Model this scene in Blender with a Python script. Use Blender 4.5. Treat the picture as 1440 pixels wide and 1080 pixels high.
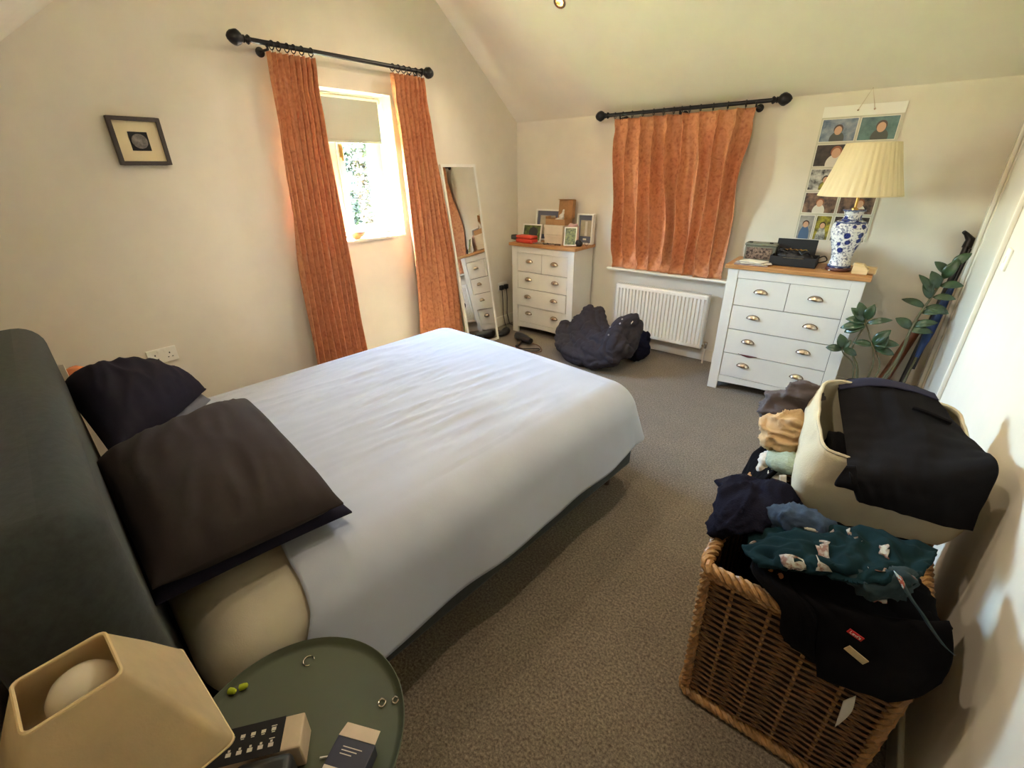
import bpy, bmesh, math, random
from mathutils import Vector, Matrix, noise
random.seed(7)
S = bpy.context.scene
for o in list(bpy.data.objects): bpy.data.objects.remove(o, do_unlink=True)
COL = S.collection
R = math.radians
PI = math.pi

# ------------------------------------------------------------------ camera
FPX = 637.558; YAW, PITCH, ROLL = -0.689886, -0.438296, -0.0163266
CAM = Vector((0, 0, 1.55))
fw = Vector((math.sin(YAW)*math.cos(PITCH), math.cos(YAW)*math.cos(PITCH), math.sin(PITCH)))
rt0 = Vector((math.cos(YAW), -math.sin(YAW), 0)); up0 = rt0.cross(fw)
rt = math.cos(ROLL)*rt0 + math.sin(ROLL)*up0
up = -math.sin(ROLL)*rt0 + math.cos(ROLL)*up0
cam_d = bpy.data.cameras.new('camera'); cam = bpy.data.objects.new('camera', cam_d); COL.objects.link(cam)
cam_d.sensor_fit = 'HORIZONTAL'; cam_d.sensor_width = 36; cam_d.lens = 36*FPX/1440
cam_d.clip_start = 0.02
mw = Matrix((rt, up, -fw)).transposed().to_4x4(); mw.translation = CAM
cam.matrix_world = mw
S.camera = cam

def at(px, py, ax, v):
    """point seen at a photo pixel (1440x1080) on the plane axis = v"""
    d = (px-720)/FPX*rt - (py-540)/FPX*up + fw
    i = 'xyz'.index(ax)
    return CAM + d*((v-CAM[i])/d[i])

# ------------------------------------------------------------------ world, sun, exposure
w = bpy.data.worlds.new('sky'); S.world = w; w.use_nodes = True
nt = w.node_tree; bg = nt.nodes['Background']
sky = nt.nodes.new('ShaderNodeTexSky'); sky.sky_type = 'NISHITA'; sky.sun_disc = False
SUN_DIR = Vector((0.40, 0.10, -0.90)).normalized()
sky.sun_elevation = math.asin(-SUN_DIR.z); sky.sun_rotation = R(90) 
sky.air_density = 1.0; sky.dust_density = 2.0; sky.ozone_density = 1.0
nt.links.new(sky.outputs[0], bg.inputs[0]); bg.inputs[1].default_value = 2.9
sd = bpy.data.lights.new('sun', 'SUN'); sun = bpy.data.objects.new('sun', sd); COL.objects.link(sun)
sd.energy = 46; sd.angle = R(0.55); sd.color = (1.0, 0.95, 0.87)
sun.rotation_euler = SUN_DIR.to_track_quat('-Z', 'Y').to_euler(); sun.location = (-6, 0, 12)
def portal(name, loc, rot, sx, sy):
    d = bpy.data.lights.new(name, 'AREA'); d.shape = 'RECTANGLE'; d.size = sx; d.size_y = sy
    d.cycles.is_portal = True
    o = bpy.data.objects.new(name, d); COL.objects.link(o); o.location = loc; o.rotation_euler = rot
portal('window_portal', (-3.47, 2.07, 1.57), (0, R(-90), 0), 1.0, 0.86)
DOWN_AND_FILL_LIGHTS = [(-2.17, 3.2), (-0.75, 3.0), (-1.9, 0.9), (-0.6, 0.95)]  # first is a real lamp; the others are out of view, added for warm fill
DOWN_W = 2.2
S.view_settings.view_transform = 'Standard'; S.view_settings.look = 'None'
S.view_settings.gamma = 1; S.view_settings.use_curve_mapping = False
S.view_settings.exposure = 4.5
S.cycles.use_denoising = True
S.cycles.max_bounces = 12; S.cycles.diffuse_bounces = 6
S.cycles.sample_clamp_indirect = 4.0
S.cycles.caustics_reflective = False; S.cycles.caustics_refractive = False

# ------------------------------------------------------------------ helpers
def lin(c):
    f = lambda x: x/12.92 if x <= 0.04045 else ((x+0.055)/1.055)**2.4
    return tuple(f(v/255) for v in c) + (1.0,)

def mat(name, col, rough=0.6, metal=0.0, var=None, bump=None, col2=None, spec=0.5, coat=0.0, sheen=0.0, transl=0.0,
        emit=None, estr=0.0, alpha=None, mapscale=None, contrast=(0.35, 0.65), trcol=None):
    m = bpy.data.materials.new(name); m.use_nodes = True
    t = m.node_tree; b = t.nodes['Principled BSDF']; L = t.links
    b.inputs['Base Color'].default_value = lin(col)
    b.inputs['Roughness'].default_value = rough; b.inputs['Metallic'].default_value = metal
    b.inputs['Specular IOR Level'].default_value = spec
    b.inputs['Coat Weight'].default_value = coat; b.inputs['Sheen Weight'].default_value = sheen
    tc = t.nodes.new('ShaderNodeTexCoord'); mp = t.nodes.new('ShaderNodeMapping')
    L.new(tc.outputs['Object'], mp.inputs[0])
    if mapscale: mp.inputs['Scale'].default_value = mapscale
    if var or col2:
        n = t.nodes.new('ShaderNodeTexNoise'); n.inputs['Scale'].default_value = var[0] if var else 20
        n.inputs['Detail'].default_value = 5; n.inputs['Roughness'].default_value = 0.6
        L.new(mp.outputs[0], n.inputs['Vector'])
        cr = t.nodes.new('ShaderNodeValToRGB')
        k = var[1] if var else 0.1
        c2 = col2 if col2 else tuple(max(0, v*(1-k)) for v in col)
        cr.color_ramp.elements[0].position = contrast[0]; cr.color_ramp.elements[1].position = contrast[1]
        cr.color_ramp.elements[0].color = lin(c2); cr.color_ramp.elements[1].color = lin(col)
        L.new(n.outputs['Fac'], cr.inputs[0]); L.new(cr.outputs[0], b.inputs['Base Color'])
    if bump:
        n2 = t.nodes.new('ShaderNodeTexNoise'); n2.inputs['Scale'].default_value = bump[0]
        n2.inputs['Detail'].default_value = 3
        L.new(mp.outputs[0], n2.inputs['Vector'])
        bp = t.nodes.new('ShaderNodeBump'); bp.inputs['Strength'].default_value = bump[1]
        bp.inputs['Distance'].default_value = bump[2] if len(bump) > 2 else 0.002
        L.new(n2.outputs['Fac'], bp.inputs['Height']); L.new(bp.outputs[0], b.inputs['Normal'])
    if emit:
        b.inputs['Emission Color'].default_value = lin(emit); b.inputs['Emission Strength'].default_value = estr
    if transl:
        tr = t.nodes.new('ShaderNodeBsdfTranslucent'); mx = t.nodes.new('ShaderNodeMixShader')
        if trcol: tr.inputs[0].default_value = lin(trcol)
        elif b.inputs['Base Color'].is_linked: L.new(b.inputs['Base Color'].links[0].from_socket, tr.inputs[0])
        else: tr.inputs[0].default_value = lin(col)
        mx.inputs[0].default_value = transl
        L.new(b.outputs[0], mx.inputs[1]); L.new(tr.outputs[0], mx.inputs[2])
        L.new(mx.outputs[0], t.nodes['Material Output'].inputs[0])
    return m

def glass_mat(name, tint=(245, 250, 248), refl=0.06):
    m = bpy.data.materials.new(name); m.use_nodes = True
    t = m.node_tree; t.nodes.remove(t.nodes['Principled BSDF'])
    tr = t.nodes.new('ShaderNodeBsdfTransparent'); tr.inputs[0].default_value = lin(tint)
    gl = t.nodes.new('ShaderNodeBsdfGlossy'); gl.inputs['Roughness'].default_value = 0.02
    mx = t.nodes.new('ShaderNodeMixShader'); mx.inputs[0].default_value = refl
    t.links.new(tr.outputs[0], mx.inputs[1]); t.links.new(gl.outputs[0], mx.inputs[2])
    t.links.new(mx.outputs[0], t.nodes['Material Output'].inputs[0])
    return m

def finish(ob, parent):
    COL.objects.link(ob)
    if parent: ob.parent = parent
    return ob

class MB:
    """collects shapes into one mesh"""
    def __init__(s): s.v = []; s.f = []; s.m = []
    def add(s, vs, fs, mi=0):
        o = len(s.v); s.v += [Vector(v) for v in vs]
        s.f += [tuple(i+o for i in f) for f in fs]; s.m += [mi]*len(fs)
        return s
    def box(s, lo, hi, M=None, mi=0):
        (a, b, c), (d, e, f) = lo, hi
        vs = [Vector(p) for p in ((a,b,c),(d,b,c),(d,e,c),(a,e,c),(a,b,f),(d,b,f),(d,e,f),(a,e,f))]
        if M: vs = [M @ v for v in vs]
        return s.add(vs, [(0,3,2,1),(4,5,6,7),(0,1,5,4),(1,2,6,5),(2,3,7,6),(3,0,4,7)], mi)
    def hexa(s, p, mi=0):
        return s.add(p, [(0,3,2,1),(4,5,6,7),(0,1,5,4),(1,2,6,5),(2,3,7,6),(3,0,4,7)], mi)
    def tube(s, path, r, n=8, closed=False, mi=0, caps=True, flat=None):
        P = [Vector(p) for p in path]; N = len(P)
        rs = r if isinstance(r, (list, tuple)) else [r]*N
        rings = []; ref = None
        for i in range(N):
            a = P[(i-1) % N] if (closed or i > 0) else P[i]
            b = P[(i+1) % N] if (closed or i < N-1) else P[i]
            t = (b-a).normalized()
            if ref is None:
                ref = Vector((0, 0, 1)) if abs(t.z) < 0.9 else Vector((1, 0, 0))
            x = (ref - t*ref.dot(t)).normalized(); ref = x; y = t.cross(x)
            rings.append([P[i] + rs[i]*(math.cos(2*PI*k/n)*x + (flat or 1)*math.sin(2*PI*k/n)*y) for k in range(n)])
        vs = [v for g in rings for v in g]; fs = []
        for i in range(N if closed else N-1):
            j = (i+1) % N
            for k in range(n):
                l = (k+1) % n
                fs.append((i*n+k, i*n+l, j*n+l, j*n+k))
        if caps and not closed:
            fs.append(tuple(range(n-1, -1, -1))); fs.append(tuple((N-1)*n+k for k in range(n)))
        return s.add(vs, fs, mi)
    def lathe(s, prof, c=(0, 0, 0), n=24, axis='z', M=None, mi=0, fn=None):
        c = Vector(c); vs = []; fs = []
        for r, z in prof:
            for k in range(n):
                a = 2*PI*k/n
                rr = r*(fn(a, z) if fn else 1)
                p = Vector((rr*math.cos(a), rr*math.sin(a), z))
                if axis == 'x': p = Vector((p.z, p.x, p.y))
                elif axis == 'y': p = Vector((p.x, p.z, p.y))
                if M: p = M @ p
                vs.append(p + c)
        for i in range(len(prof)-1):
            for k in range(n):
                l = (k+1) % n
                fs.append((i*n+k, i*n+l, (i+1)*n+l, (i+1)*n+k))
        if prof[0][0] > 1e-5: fs.append(tuple(range(n-1, -1, -1)))
        if prof[-1][0] > 1e-5: fs.append(tuple((len(prof)-1)*n+k for k in range(n)))
        return s.add(vs, fs, mi)
    def prism(s, poly, ax, a, b, mi=0):
        """polygon in the two other axes, extruded along ax from a to b"""
        def P(u, v, h): return {'x': (h, u, v), 'y': (u, h, v), 'z': (u, v, h)}[ax]
        n = len(poly)
        vs = [P(u, v, a) for u, v in poly] + [P(u, v, b) for u, v in poly]
        fs = [tuple(range(n-1, -1, -1)), tuple(range(n, 2*n))] + [(i, (i+1) % n, n+(i+1) % n, n+i) for i in range(n)]
        return s.add(vs, fs, mi)
    def grid(s, pts, mi=0, wrap=False):
        nu = len(pts); nv = len(pts[0]); fs = []
        for i in range(nu-1):
            for j in range(nv if wrap else nv-1):
                k = (j+1) % nv
                fs.append((i*nv+j, i*nv+k, (i+1)*nv+k, (i+1)*nv+j))
        return s.add([p for row in pts for p in row], fs, mi)
    def ellipsoid(s, c, r, M=None, nu=16, nv=10, mi=0):
        c = Vector(c); pts = []
        for i in range(nv+1):
            th = PI*i/nv; row = []
            for k in range(nu):
                a = 2*PI*k/nu
                p = Vector((r[0]*math.sin(th)*math.cos(a), r[1]*math.sin(th)*math.sin(a), r[2]*math.cos(th)))
                row.append((M @ p if M else p) + c)
            pts.append(row)
        return s.grid(pts, mi, wrap=True)
    def build(s, name, mats, parent=None, smooth=False, bevel=0, world=True, solid=0, sub=0, angle=40, seg=2):
        me = bpy.data.meshes.new(name)
        vs = s.v
        if parent and world:
            inv = (Matrix.Translation(parent.location) @ parent.rotation_euler.to_matrix().to_4x4()).inverted()
            if parent.parent:
                p = parent.parent
                inv = inv @ (Matrix.Translation(p.location) @ p.rotation_euler.to_matrix().to_4x4()).inverted()
            vs = [inv @ v for v in vs]
        me.from_pydata([tuple(v) for v in vs], [], s.f)
        mats = mats if isinstance(mats, (list, tuple)) else [mats]
        for m in mats: me.materials.append(m)
        if len(mats) > 1: me.polygons.foreach_set('material_index', s.m)
        bm = bmesh.new(); bm.from_mesh(me); bmesh.ops.remove_doubles(bm, verts=bm.verts, dist=1e-6)
        bmesh.ops.recalc_face_normals(bm, faces=bm.faces); bm.to_mesh(me); bm.free()
        if smooth:
            me.shade_smooth(); me.set_sharp_from_angle(angle=R(angle))
        ob = bpy.data.objects.new(name, me); finish(ob, parent)
        if solid:
            md = ob.modifiers.new('thickness', 'SOLIDIFY'); md.thickness = solid; md.offset = 0
        if bevel:
            md = ob.modifiers.new('bevel', 'BEVEL'); md.width = bevel; md.segments = seg; md.limit_method = 'ANGLE'; md.angle_limit = R(35)
        if sub:
            md = ob.modifiers.new('subdivision', 'SUBSURF'); md.levels = sub; md.render_levels = sub
        return ob

def tag(o, label, cat, group=None):
    o['label'] = label; o['category'] = cat
    if group: o['group'] = group
    return o
def thing(name, label, cat, loc=(0, 0, 0), rotz=0, group=None):
    o = bpy.data.objects.new(name, None); COL.objects.link(o); o.empty_display_size = 0.05
    o.location = loc; o.rotation_euler = (0, 0, rotz)
    return tag(o, label, cat, group)
def struct(o): o['kind'] = 'structure'; return o

def catmull(P, t):
    n = len(P)-1; x = min(max(t*n, 0), n-1e-6); i = int(x); f = x-i
    p1 = P[i]; p2 = P[i+1]; p0 = P[i-1] if i > 0 else p1*2-p2; p3 = P[i+2] if i+2 <= n else p2*2-p1
    return 0.5*((2*p1) + (p2-p0)*f + (2*p0-5*p1+4*p2-p3)*f*f + (3*p1-p0-3*p2+p3)*f**3)
def sheet_pts(ctrl, nu, nv, disp=None):
    C = [[Vector(p) for p in row] for row in ctrl]
    cols = [[catmull(row, j/(nv-1)) for j in range(nv)] for row in C]
    pts = [[catmull([cols[r][j] for r in range(len(C))], i/(nu-1)) for j in range(nv)] for i in range(nu)]
    if disp:
        out = []
        for i in range(nu):
            row = []
            for j in range(nv):
                a = pts[min(i+1, nu-1)][j]-pts[max(i-1, 0)][j]; b = pts[i][min(j+1, nv-1)]-pts[i][max(j-1, 0)]
                n = a.cross(b)
                n = n.normalized() if n.length > 1e-9 else Vector((0, 0, 1))
                row.append(pts[i][j] + n*disp(i/(nu-1), j/(nv-1), pts[i][j]))
            out.append(row)
        pts = out
    return pts
def ns(p, f=1.0, seed=0):
    return noise.noise(Vector((p[0]*f+seed*7.3, p[1]*f-seed*3.1, p[2]*f+seed*1.7)))
def folds(amp, fx, fy, seed=0, sharp=True):
    def d(u, v, p):
        n = ns((u*fx, v*fy, 0.3), 1, seed) + 0.4*ns((u*fx*2.1, v*fy*2.3, 1.3), 1, seed+2)
        return amp*((0.55-abs(n))*1.4 if sharp else n*1.5)
    return d

def blob(name, ells, m, parent=None, voxel=0.02, smooth=6, fold=None, zmin=None, mats=None):
    b = MB()
    for e in ells:
        M = Matrix.Rotation(e[2], 3, 'Z') if len(e) > 2 and not isinstance(e[2], Matrix) else (e[2] if len(e) > 2 else None)
        b.ellipsoid(e[0], e[1], M, 20, 12)
    me = bpy.data.meshes.new('tmp'); me.from_pydata([tuple(v) for v in b.v], [], b.f)
    bm = bmesh.new(); bm.from_mesh(me); bmesh.ops.remove_doubles(bm, verts=bm.verts, dist=1e-6)
    bmesh.ops.recalc_face_normals(bm, faces=bm.faces); bm.to_mesh(me); bm.free()
    o = bpy.data.objects.new('tmp', me); COL.objects.link(o)
    md = o.modifiers.new('r', 'REMESH'); md.mode = 'VOXEL'; md.voxel_size = voxel
    md = o.modifiers.new('s', 'SMOOTH'); md.iterations = smooth; md.factor = 0.5
    dg = bpy.context.evaluated_depsgraph_get()
    me2 = bpy.data.meshes.new_from_object(o.evaluated_get(dg))
    bpy.data.objects.remove(o); bpy.data.meshes.remove(me)
    nor = [v.normal.copy() for v in me2.vertices]
    for v, n in zip(me2.vertices, nor):
        if fold: v.co += n*fold(v.co, n)
        if zmin is not None and v.co.z < zmin: v.co.z = zmin + 0.002*ns(v.co, 30)
    if parent:
        inv = Matrix.Translation(parent.location).inverted(); me2.transform(inv)
    me2.materials.clear(); me2.materials.append(m); me2.shade_smooth(); me2.name = name
    ob = bpy.data.objects.new(name, me2); return finish(ob, parent)
def crease(amp, f, stretch=(1, 1, 1), seed=0, ridge=False):
    def d(p, n):
        q = Vector((p[0]*stretch[0], p[1]*stretch[1], p[2]*stretch[2]))
        wv = Vector((ns(q, f*.6, seed+11), ns(q, f*.6, seed+12), ns(q, f*.6, seed+13)))
        q = q + wv*(0.9/f)
        a = 1-min(1, abs(ns(q, f, seed))*3.2); b = 1-min(1, abs(ns(q, f*2.1, seed+5))*3.2)
        if ridge: return amp*(a**2.2*1.1 + b**2.2*0.5 - 0.55 + 0.5*ns(q, f*.4, seed+3))
        return amp*(0.45*ns(q, f*.5, seed+3) - a**1.8*1.3 - b**1.8*0.6 + 0.4)
    return d
def text(name, body, size, M, m, parent=None, depth=0.0004):
    c = bpy.data.curves.new(name, 'FONT'); c.body = body; c.size = size; c.align_x = 'CENTER'; c.align_y = 'CENTER'; c.extrude = depth
    t = bpy.data.objects.new('tmp_text', c); COL.objects.link(t)
    dg = bpy.context.evaluated_depsgraph_get(); dg.update()
    me = bpy.data.meshes.new_from_object(t.evaluated_get(dg)); bpy.data.objects.remove(t)
    me.transform(M)
    if parent:
        q = parent.matrix_basis.copy()
        if parent.parent: q = parent.parent.matrix_basis @ q
        me.transform(q.inverted())
    me.materials.clear(); me.materials.append(m); me.name = name
    return finish(bpy.data.objects.new(name, me), parent)

# ------------------------------------------------------------------ materials
M = {}
M['wall'] = mat('wall_paint', (226, 217, 201), 0.85, var=(3, 0.03), bump=(90, 0.05), spec=0.25)
M['ceil'] = mat('ceiling_paint', (230, 222, 207), 0.85, var=(2, 0.03), bump=(80, 0.05), spec=0.25)
M['gloss'] = mat('gloss_white_paint', (226, 219, 204), 0.22, bump=(14, 0.03), spec=0.5)
M['satin'] = mat('satin_trim_paint', (230, 222, 206), 0.4)
M['upvc'] = mat('window_cream', (180, 170, 148), 0.35)
M['glass'] = glass_mat('window_glass')
M['white_furn'] = mat('white_furniture_paint', (226, 222, 212), 0.42, var=(6, 0.02), bump=(60, 0.03))
M['gap'] = mat('shadow_gap_board', (92, 84, 74), 0.8)
M['nickel'] = mat('brushed_nickel', (205, 190, 172), 0.22, 1.0)
M['rod'] = mat('black_iron', (34, 32, 34), 0.4, 0.3, var=(40, 0.2))
M['rad'] = mat('radiator_enamel', (240, 235, 224), 0.3)
M['brass'] = mat('brass', (190, 150, 85), 0.3, 1.0)
M['mirror'] = mat('mirror_silver', (240, 240, 238), 0.01, 1.0)
M['black'] = mat('black_plastic', (24, 24, 26), 0.4)
M['matt_black'] = mat('matt_black_card', (22, 21, 22), 0.75)
M['white'] = mat('white_plastic', (236, 232, 222), 0.4)
M['paper'] = mat('white_paper', (232, 226, 212), 0.8, var=(12, 0.05))
M['card'] = mat('brown_cardboard', (178, 136, 92), 0.85, var=(30, 0.08), bump=(120, 0.1))

def carpet_mat():
    m = bpy.data.materials.new('grey_brown_carpet'); m.use_nodes = True
    t = m.node_tree; b = t.nodes['Principled BSDF']; L = t.links
    b.inputs['Roughness'].default_value = 0.95; b.inputs['Specular IOR Level'].default_value = 0.1
    b.inputs['Sheen Weight'].default_value = 0.15
    tc = t.nodes.new('ShaderNodeTexCoord')
    n1 = t.nodes.new('ShaderNodeTexNoise'); n1.inputs['Scale'].default_value = 115; n1.inputs['Detail'].default_value = 4; n1.inputs['Roughness'].default_value = .75
    n2 = t.nodes.new('ShaderNodeTexNoise'); n2.inputs['Scale'].default_value = 7; n2.inputs['Detail'].default_value = 3
    for n in (n1, n2): L.new(tc.outputs['Object'], n.inputs['Vector'])
    cr = t.nodes.new('ShaderNodeValToRGB'); e = cr.color_ramp.elements
    e[0].position = 0.33; e[0].color = lin((82, 72, 61)); e[1].position = 0.68; e[1].color = lin((160, 147, 128))
    k = e.new(0.5); k.color = lin((122, 110, 94))
    L.new(n1.outputs['Fac'], cr.inputs[0])
    mx = t.nodes.new('ShaderNodeMix'); mx.data_type = 'RGBA'; mx.blend_type = 'MULTIPLY'; mx.inputs[0].default_value = 0.25
    L.new(cr.outputs[0], mx.inputs[6]); L.new(n2.outputs['Fac'], mx.inputs[7]); L.new(mx.outputs[2], b.inputs['Base Color'])
    bp = t.nodes.new('ShaderNodeBump'); bp.inputs['Strength'].default_value = 0.7; bp.inputs['Distance'].default_value = 0.006
    L.new(n1.outputs['Fac'], bp.inputs['Height']); L.new(bp.outputs[0], b.inputs['Normal'])
    return m
M['carpet'] = carpet_mat()

def wood_mat(name, c1, c2, scale=(1.5, 18, 18), rough=0.45):
    m = bpy.data.materials.new(name); m.use_nodes = True
    t = m.node_tree; b = t.nodes['Principled BSDF']; L = t.links
    b.inputs['Roughness'].default_value = rough
    tc = t.nodes.new('ShaderNodeTexCoord'); mp = t.nodes.new('ShaderNodeMapping'); mp.inputs['Scale'].default_value = scale
    n = t.nodes.new('ShaderNodeTexNoise'); n.inputs['Scale'].default_value = 3; n.inputs['Detail'].default_value = 6; n.inputs['Distortion'].default_value = 0.6
    L.new(tc.outputs['Object'], mp.inputs[0]); L.new(mp.outputs[0], n.inputs['Vector'])
    cr = t.nodes.new('ShaderNodeValToRGB'); cr.color_ramp.elements[0].position = 0.3; cr.color_ramp.elements[1].position = 0.7
    cr.color_ramp.elements[0].color = lin(c1); cr.color_ramp.elements[1].color = lin(c2)
    L.new(n.outputs['Fac'], cr.inputs[0]); L.new(cr.outputs[0], b.inputs['Base Color'])
    return m
M['oak'] = wood_mat('oak_top', (158, 106, 58), (194, 142, 88))
M['pale_wood'] = wood_mat('pale_wood', (196, 164, 116), (222, 194, 148))
M['dark_wood'] = wood_mat('dark_wood', (60, 40, 28), (84, 58, 42))
M['red_wood'] = wood_mat('red_brown_wood', (96, 52, 32), (128, 74, 46), (14, 14, 2))

def curtain_mat(name, transl):
    m = bpy.data.materials.new(name); m.use_nodes = True
    t = m.node_tree; b = t.nodes['Principled BSDF']; L = t.links
    b.inputs['Roughness'].default_value = 0.7; b.inputs['Specular IOR Level'].default_value = 0.25
    tc = t.nodes.new('ShaderNodeTexCoord')
    n1 = t.nodes.new('ShaderNodeTexNoise'); n1.inputs['Scale'].default_value = 26; n1.inputs['Detail'].default_value = 3; n1.inputs['Distortion'].default_value = 1.4
    n2 = t.nodes.new('ShaderNodeTexVoronoi'); n2.inputs['Scale'].default_value = 34
    ad = t.nodes.new('ShaderNodeMath'); ad.operation = 'ADD'
    mu = t.nodes.new('ShaderNodeMath'); mu.operation = 'MULTIPLY'; mu.inputs[1].default_value = 0.35
    L.new(tc.outputs['Object'], n1.inputs['Vector']); L.new(tc.outputs['Object'], n2.inputs['Vector'])
    L.new(n2.outputs['Distance'], mu.inputs[0]); L.new(n1.outputs['Fac'], ad.inputs[0]); L.new(mu.outputs[0], ad.inputs[1])
    cr = t.nodes.new('ShaderNodeValToRGB'); e = cr.color_ramp.elements
    e[0].position = 0.42; e[0].color = lin((176, 112, 80)); e[1].position = 0.82; e[1].color = lin((210, 148, 108))
    k = e.new(0.58); k.color = lin((196, 132, 94))
    L.new(ad.outputs[0], cr.inputs[0]); L.new(cr.outputs[0], b.inputs['Base Color'])
    tr = t.nodes.new('ShaderNodeBsdfTranslucent'); tr.inputs[0].default_value = lin((226, 110, 64))
    mx = t.nodes.new('ShaderNodeMixShader'); mx.inputs[0].default_value = transl
    L.new(b.outputs[0], mx.inputs[1]); L.new(tr.outputs[0], mx.inputs[2]); L.new(mx.outputs[0], t.nodes['Material Output'].inputs[0])
    return m
M['curtain'] = curtain_mat('terracotta_damask', 0.07)
M['curtain_lined'] = curtain_mat('terracotta_damask_lined', 0.01)
M['blind'] = mat('cream_blind_fabric', (138, 138, 130), 0.8, transl=0.01, bump=(200, 0.1))
M['sheet'] = mat('pale_blue_cotton', (172, 178, 192), 0.8, bump=(300, 0.12), var=(4, 0.03), sheen=0.1)
M['fitted'] = mat('cream_cotton', (212, 202, 178), 0.85, bump=(260, 0.15), var=(5, 0.05))
M['headboard'] = mat('grey_green_velvet', (62, 66, 65), 0.85, bump=(240, 0.2), var=(60, 0.12), sheen=0.1, spec=0.2)
M['charcoal'] = mat('charcoal_brown_cotton', (58, 51, 49), 0.9, bump=(260, 0.15), var=(8, 0.08), spec=0.15)
M['navy'] = mat('dark_navy_cotton', (34, 32, 46), 0.9, bump=(260, 0.15), var=(8, 0.1), spec=0.15)
M['slate'] = mat('slate_blue_cotton', (92, 94, 104), 0.8, bump=(260, 0.15))
M['duvet'] = mat('dark_grey_duvet', (56, 51, 55), 0.85, bump=(220, 0.12), var=(8, 0.1), spec=0.2)
M['table'] = mat('dark_green_steel', (82, 88, 68), 0.45, var=(5, 0.05))
M['shade'] = mat('cream_linen_shade', (222, 200, 160), 0.85, bump=(300, 0.2), var=(14, 0.05), transl=0.3)
M['pleat'] = mat('ivory_pleated_shade', (236, 222, 184), 0.8, transl=0.25, bump=(200, 0.05))
M['denim_black'] = mat('black_denim', (16, 15, 17), 0.95, bump=(400, 0.25), var=(20, 0.15), spec=0.08)
M['trouser'] = mat('charcoal_twill', (26, 25, 27), 0.95, bump=(350, 0.2), var=(14, 0.12), spec=0.08)
M['waist'] = mat('dark_blue_waistband', (46, 47, 64), 0.9, bump=(300, 0.15), spec=0.15)
M['canvas'] = mat('cream_canvas', (204, 194, 168), 0.9, bump=(220, 0.3), var=(6, 0.06))
M['tan'] = mat('tan_cotton', (200, 166, 122), 0.85, bump=(260, 0.15), var=(12, 0.08))
M['taupe'] = mat('dark_taupe_cotton', (82, 72, 72), 0.85, bump=(260, 0.15), var=(12, 0.1))
M['mint'] = mat('mint_towel', (170, 186, 166), 0.95, bump=(160, 0.6, 0.004), var=(30, 0.1))
M['whitecloth'] = mat('white_cotton', (226, 220, 206), 0.9, bump=(260, 0.2), var=(14, 0.06))
M['navyknit'] = mat('navy_knit', (22, 22, 36), 0.95, bump=(220, 0.5, 0.003), var=(16, 0.15), spec=0.1)
M['denim'] = mat('blue_denim', (44, 62, 84), 0.9, bump=(400, 0.25), var=(20, 0.15))
# ------------------------------------------------------------------ the room
XA, XC, YB, YD = -3.167, 0.375, 3.98, -0.25
TH = 0.30
SB, SD = 0.77, 0.80                              # slope of the two roof planes
def zB(y): return 1.977 + SB*(YB-y)
def zD(y): return 1.71 + SD*y
YR = (1.977 + SB*YB - 1.71)/(SB+SD); ZR = zD(YR)
def roof(y): return zD(y) if y < YR else zB(y)
EP = 0.04                                       # walls run a little into the roof slabs
W1 = (1.66, 2.48, 1.08, 2.07)                   # window in the gable: y0 y1 z0 z1
W2 = (-1.90, -1.10, 0.735, 1.76)                # window in the low wall: x0 x1 z0 z1
DR = (2.98, 3.76, 1.97)                         # door opening in the right wall: y0 y1 top

b = MB(); b.box((XA-TH, YD-TH, -0.12), (XC+TH, YB+TH, 0)); struct(b.build('floor', M['carpet']))
b = MB(); y0, y1, z0, z1 = W1
b.prism([(YD-TH, 0), (y0, 0), (y0, roof(y0)+EP), (YD-TH, roof(YD-TH)+EP)], 'x', XA-TH, XA)
b.prism([(y1, 0), (YB, 0), (YB, roof(YB)+EP), (y1, roof(y1)+EP)], 'x', XA-TH, XA)
b.prism([(y0, 0), (y1, 0), (y1, z0), (y0, z0)], 'x', XA-TH, XA)
b.prism([(y0, z1), (y1, z1), (y1, roof(y1)+EP), (YR, ZR+EP), (y0, roof(y0)+EP)], 'x', XA-TH, XA)
struct(b.build('wall_left', M['wall']))
b = MB(); x0, x1, z0, z1 = W2
b.box((XA-TH, YB, 0), (x0, YB+TH, 1.977+EP)); b.box((x1, YB, 0), (XC+TH, YB+TH, 1.977+EP))
b.box((x0, YB, 0), (x1, YB+TH, z0)); b.box((x0, YB, z1), (x1, YB+TH, 1.977+EP))
struct(b.build('wall_back', M['wall']))
b = MB()
b.prism([(YD-TH, 0), (DR[0], 0), (DR[0], roof(DR[0])+EP), (YR, ZR+EP), (YD-TH, roof(YD-TH)+EP)], 'x', XC, XC+0.12)
b.prism([(DR[1], 0), (YB, 0), (YB, roof(YB)+EP), (DR[1], roof(DR[1])+EP)], 'x', XC, XC+0.12)
b.prism([(DR[0], DR[2]), (DR[1], DR[2]), (DR[1], roof(DR[1])+EP), (DR[0], roof(DR[0])+EP)], 'x', XC, XC+0.12)
struct(b.build('wall_right', M['wall']))
b = MB(); b.box((XA, YD-TH, 0), (XC, YD, roof(YD)+EP)); struct(b.build('wall_front', M['wall']))
b = MB()
b.prism([(YR, ZR), (YB+TH, zB(YB+TH)), (YB+TH, zB(YB+TH)+0.2), (YR, ZR+0.2)], 'x', XA-TH, XC+TH)
b.prism([(YR, ZR), (YR, ZR+0.2), (YD-TH, zD(YD-TH)+0.2), (YD-TH, zD(YD-TH))], 'x', XA-TH, XC+TH)
struct(b.build('ceiling', M['ceil']))
def skirt(name, lo, hi): struct(MB().box(lo, hi).build(name, M['satin'], bevel=0.006))
skirt('baseboard_left', (XA, YD, 0), (XA+0.016, YB, 0.11))
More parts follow.
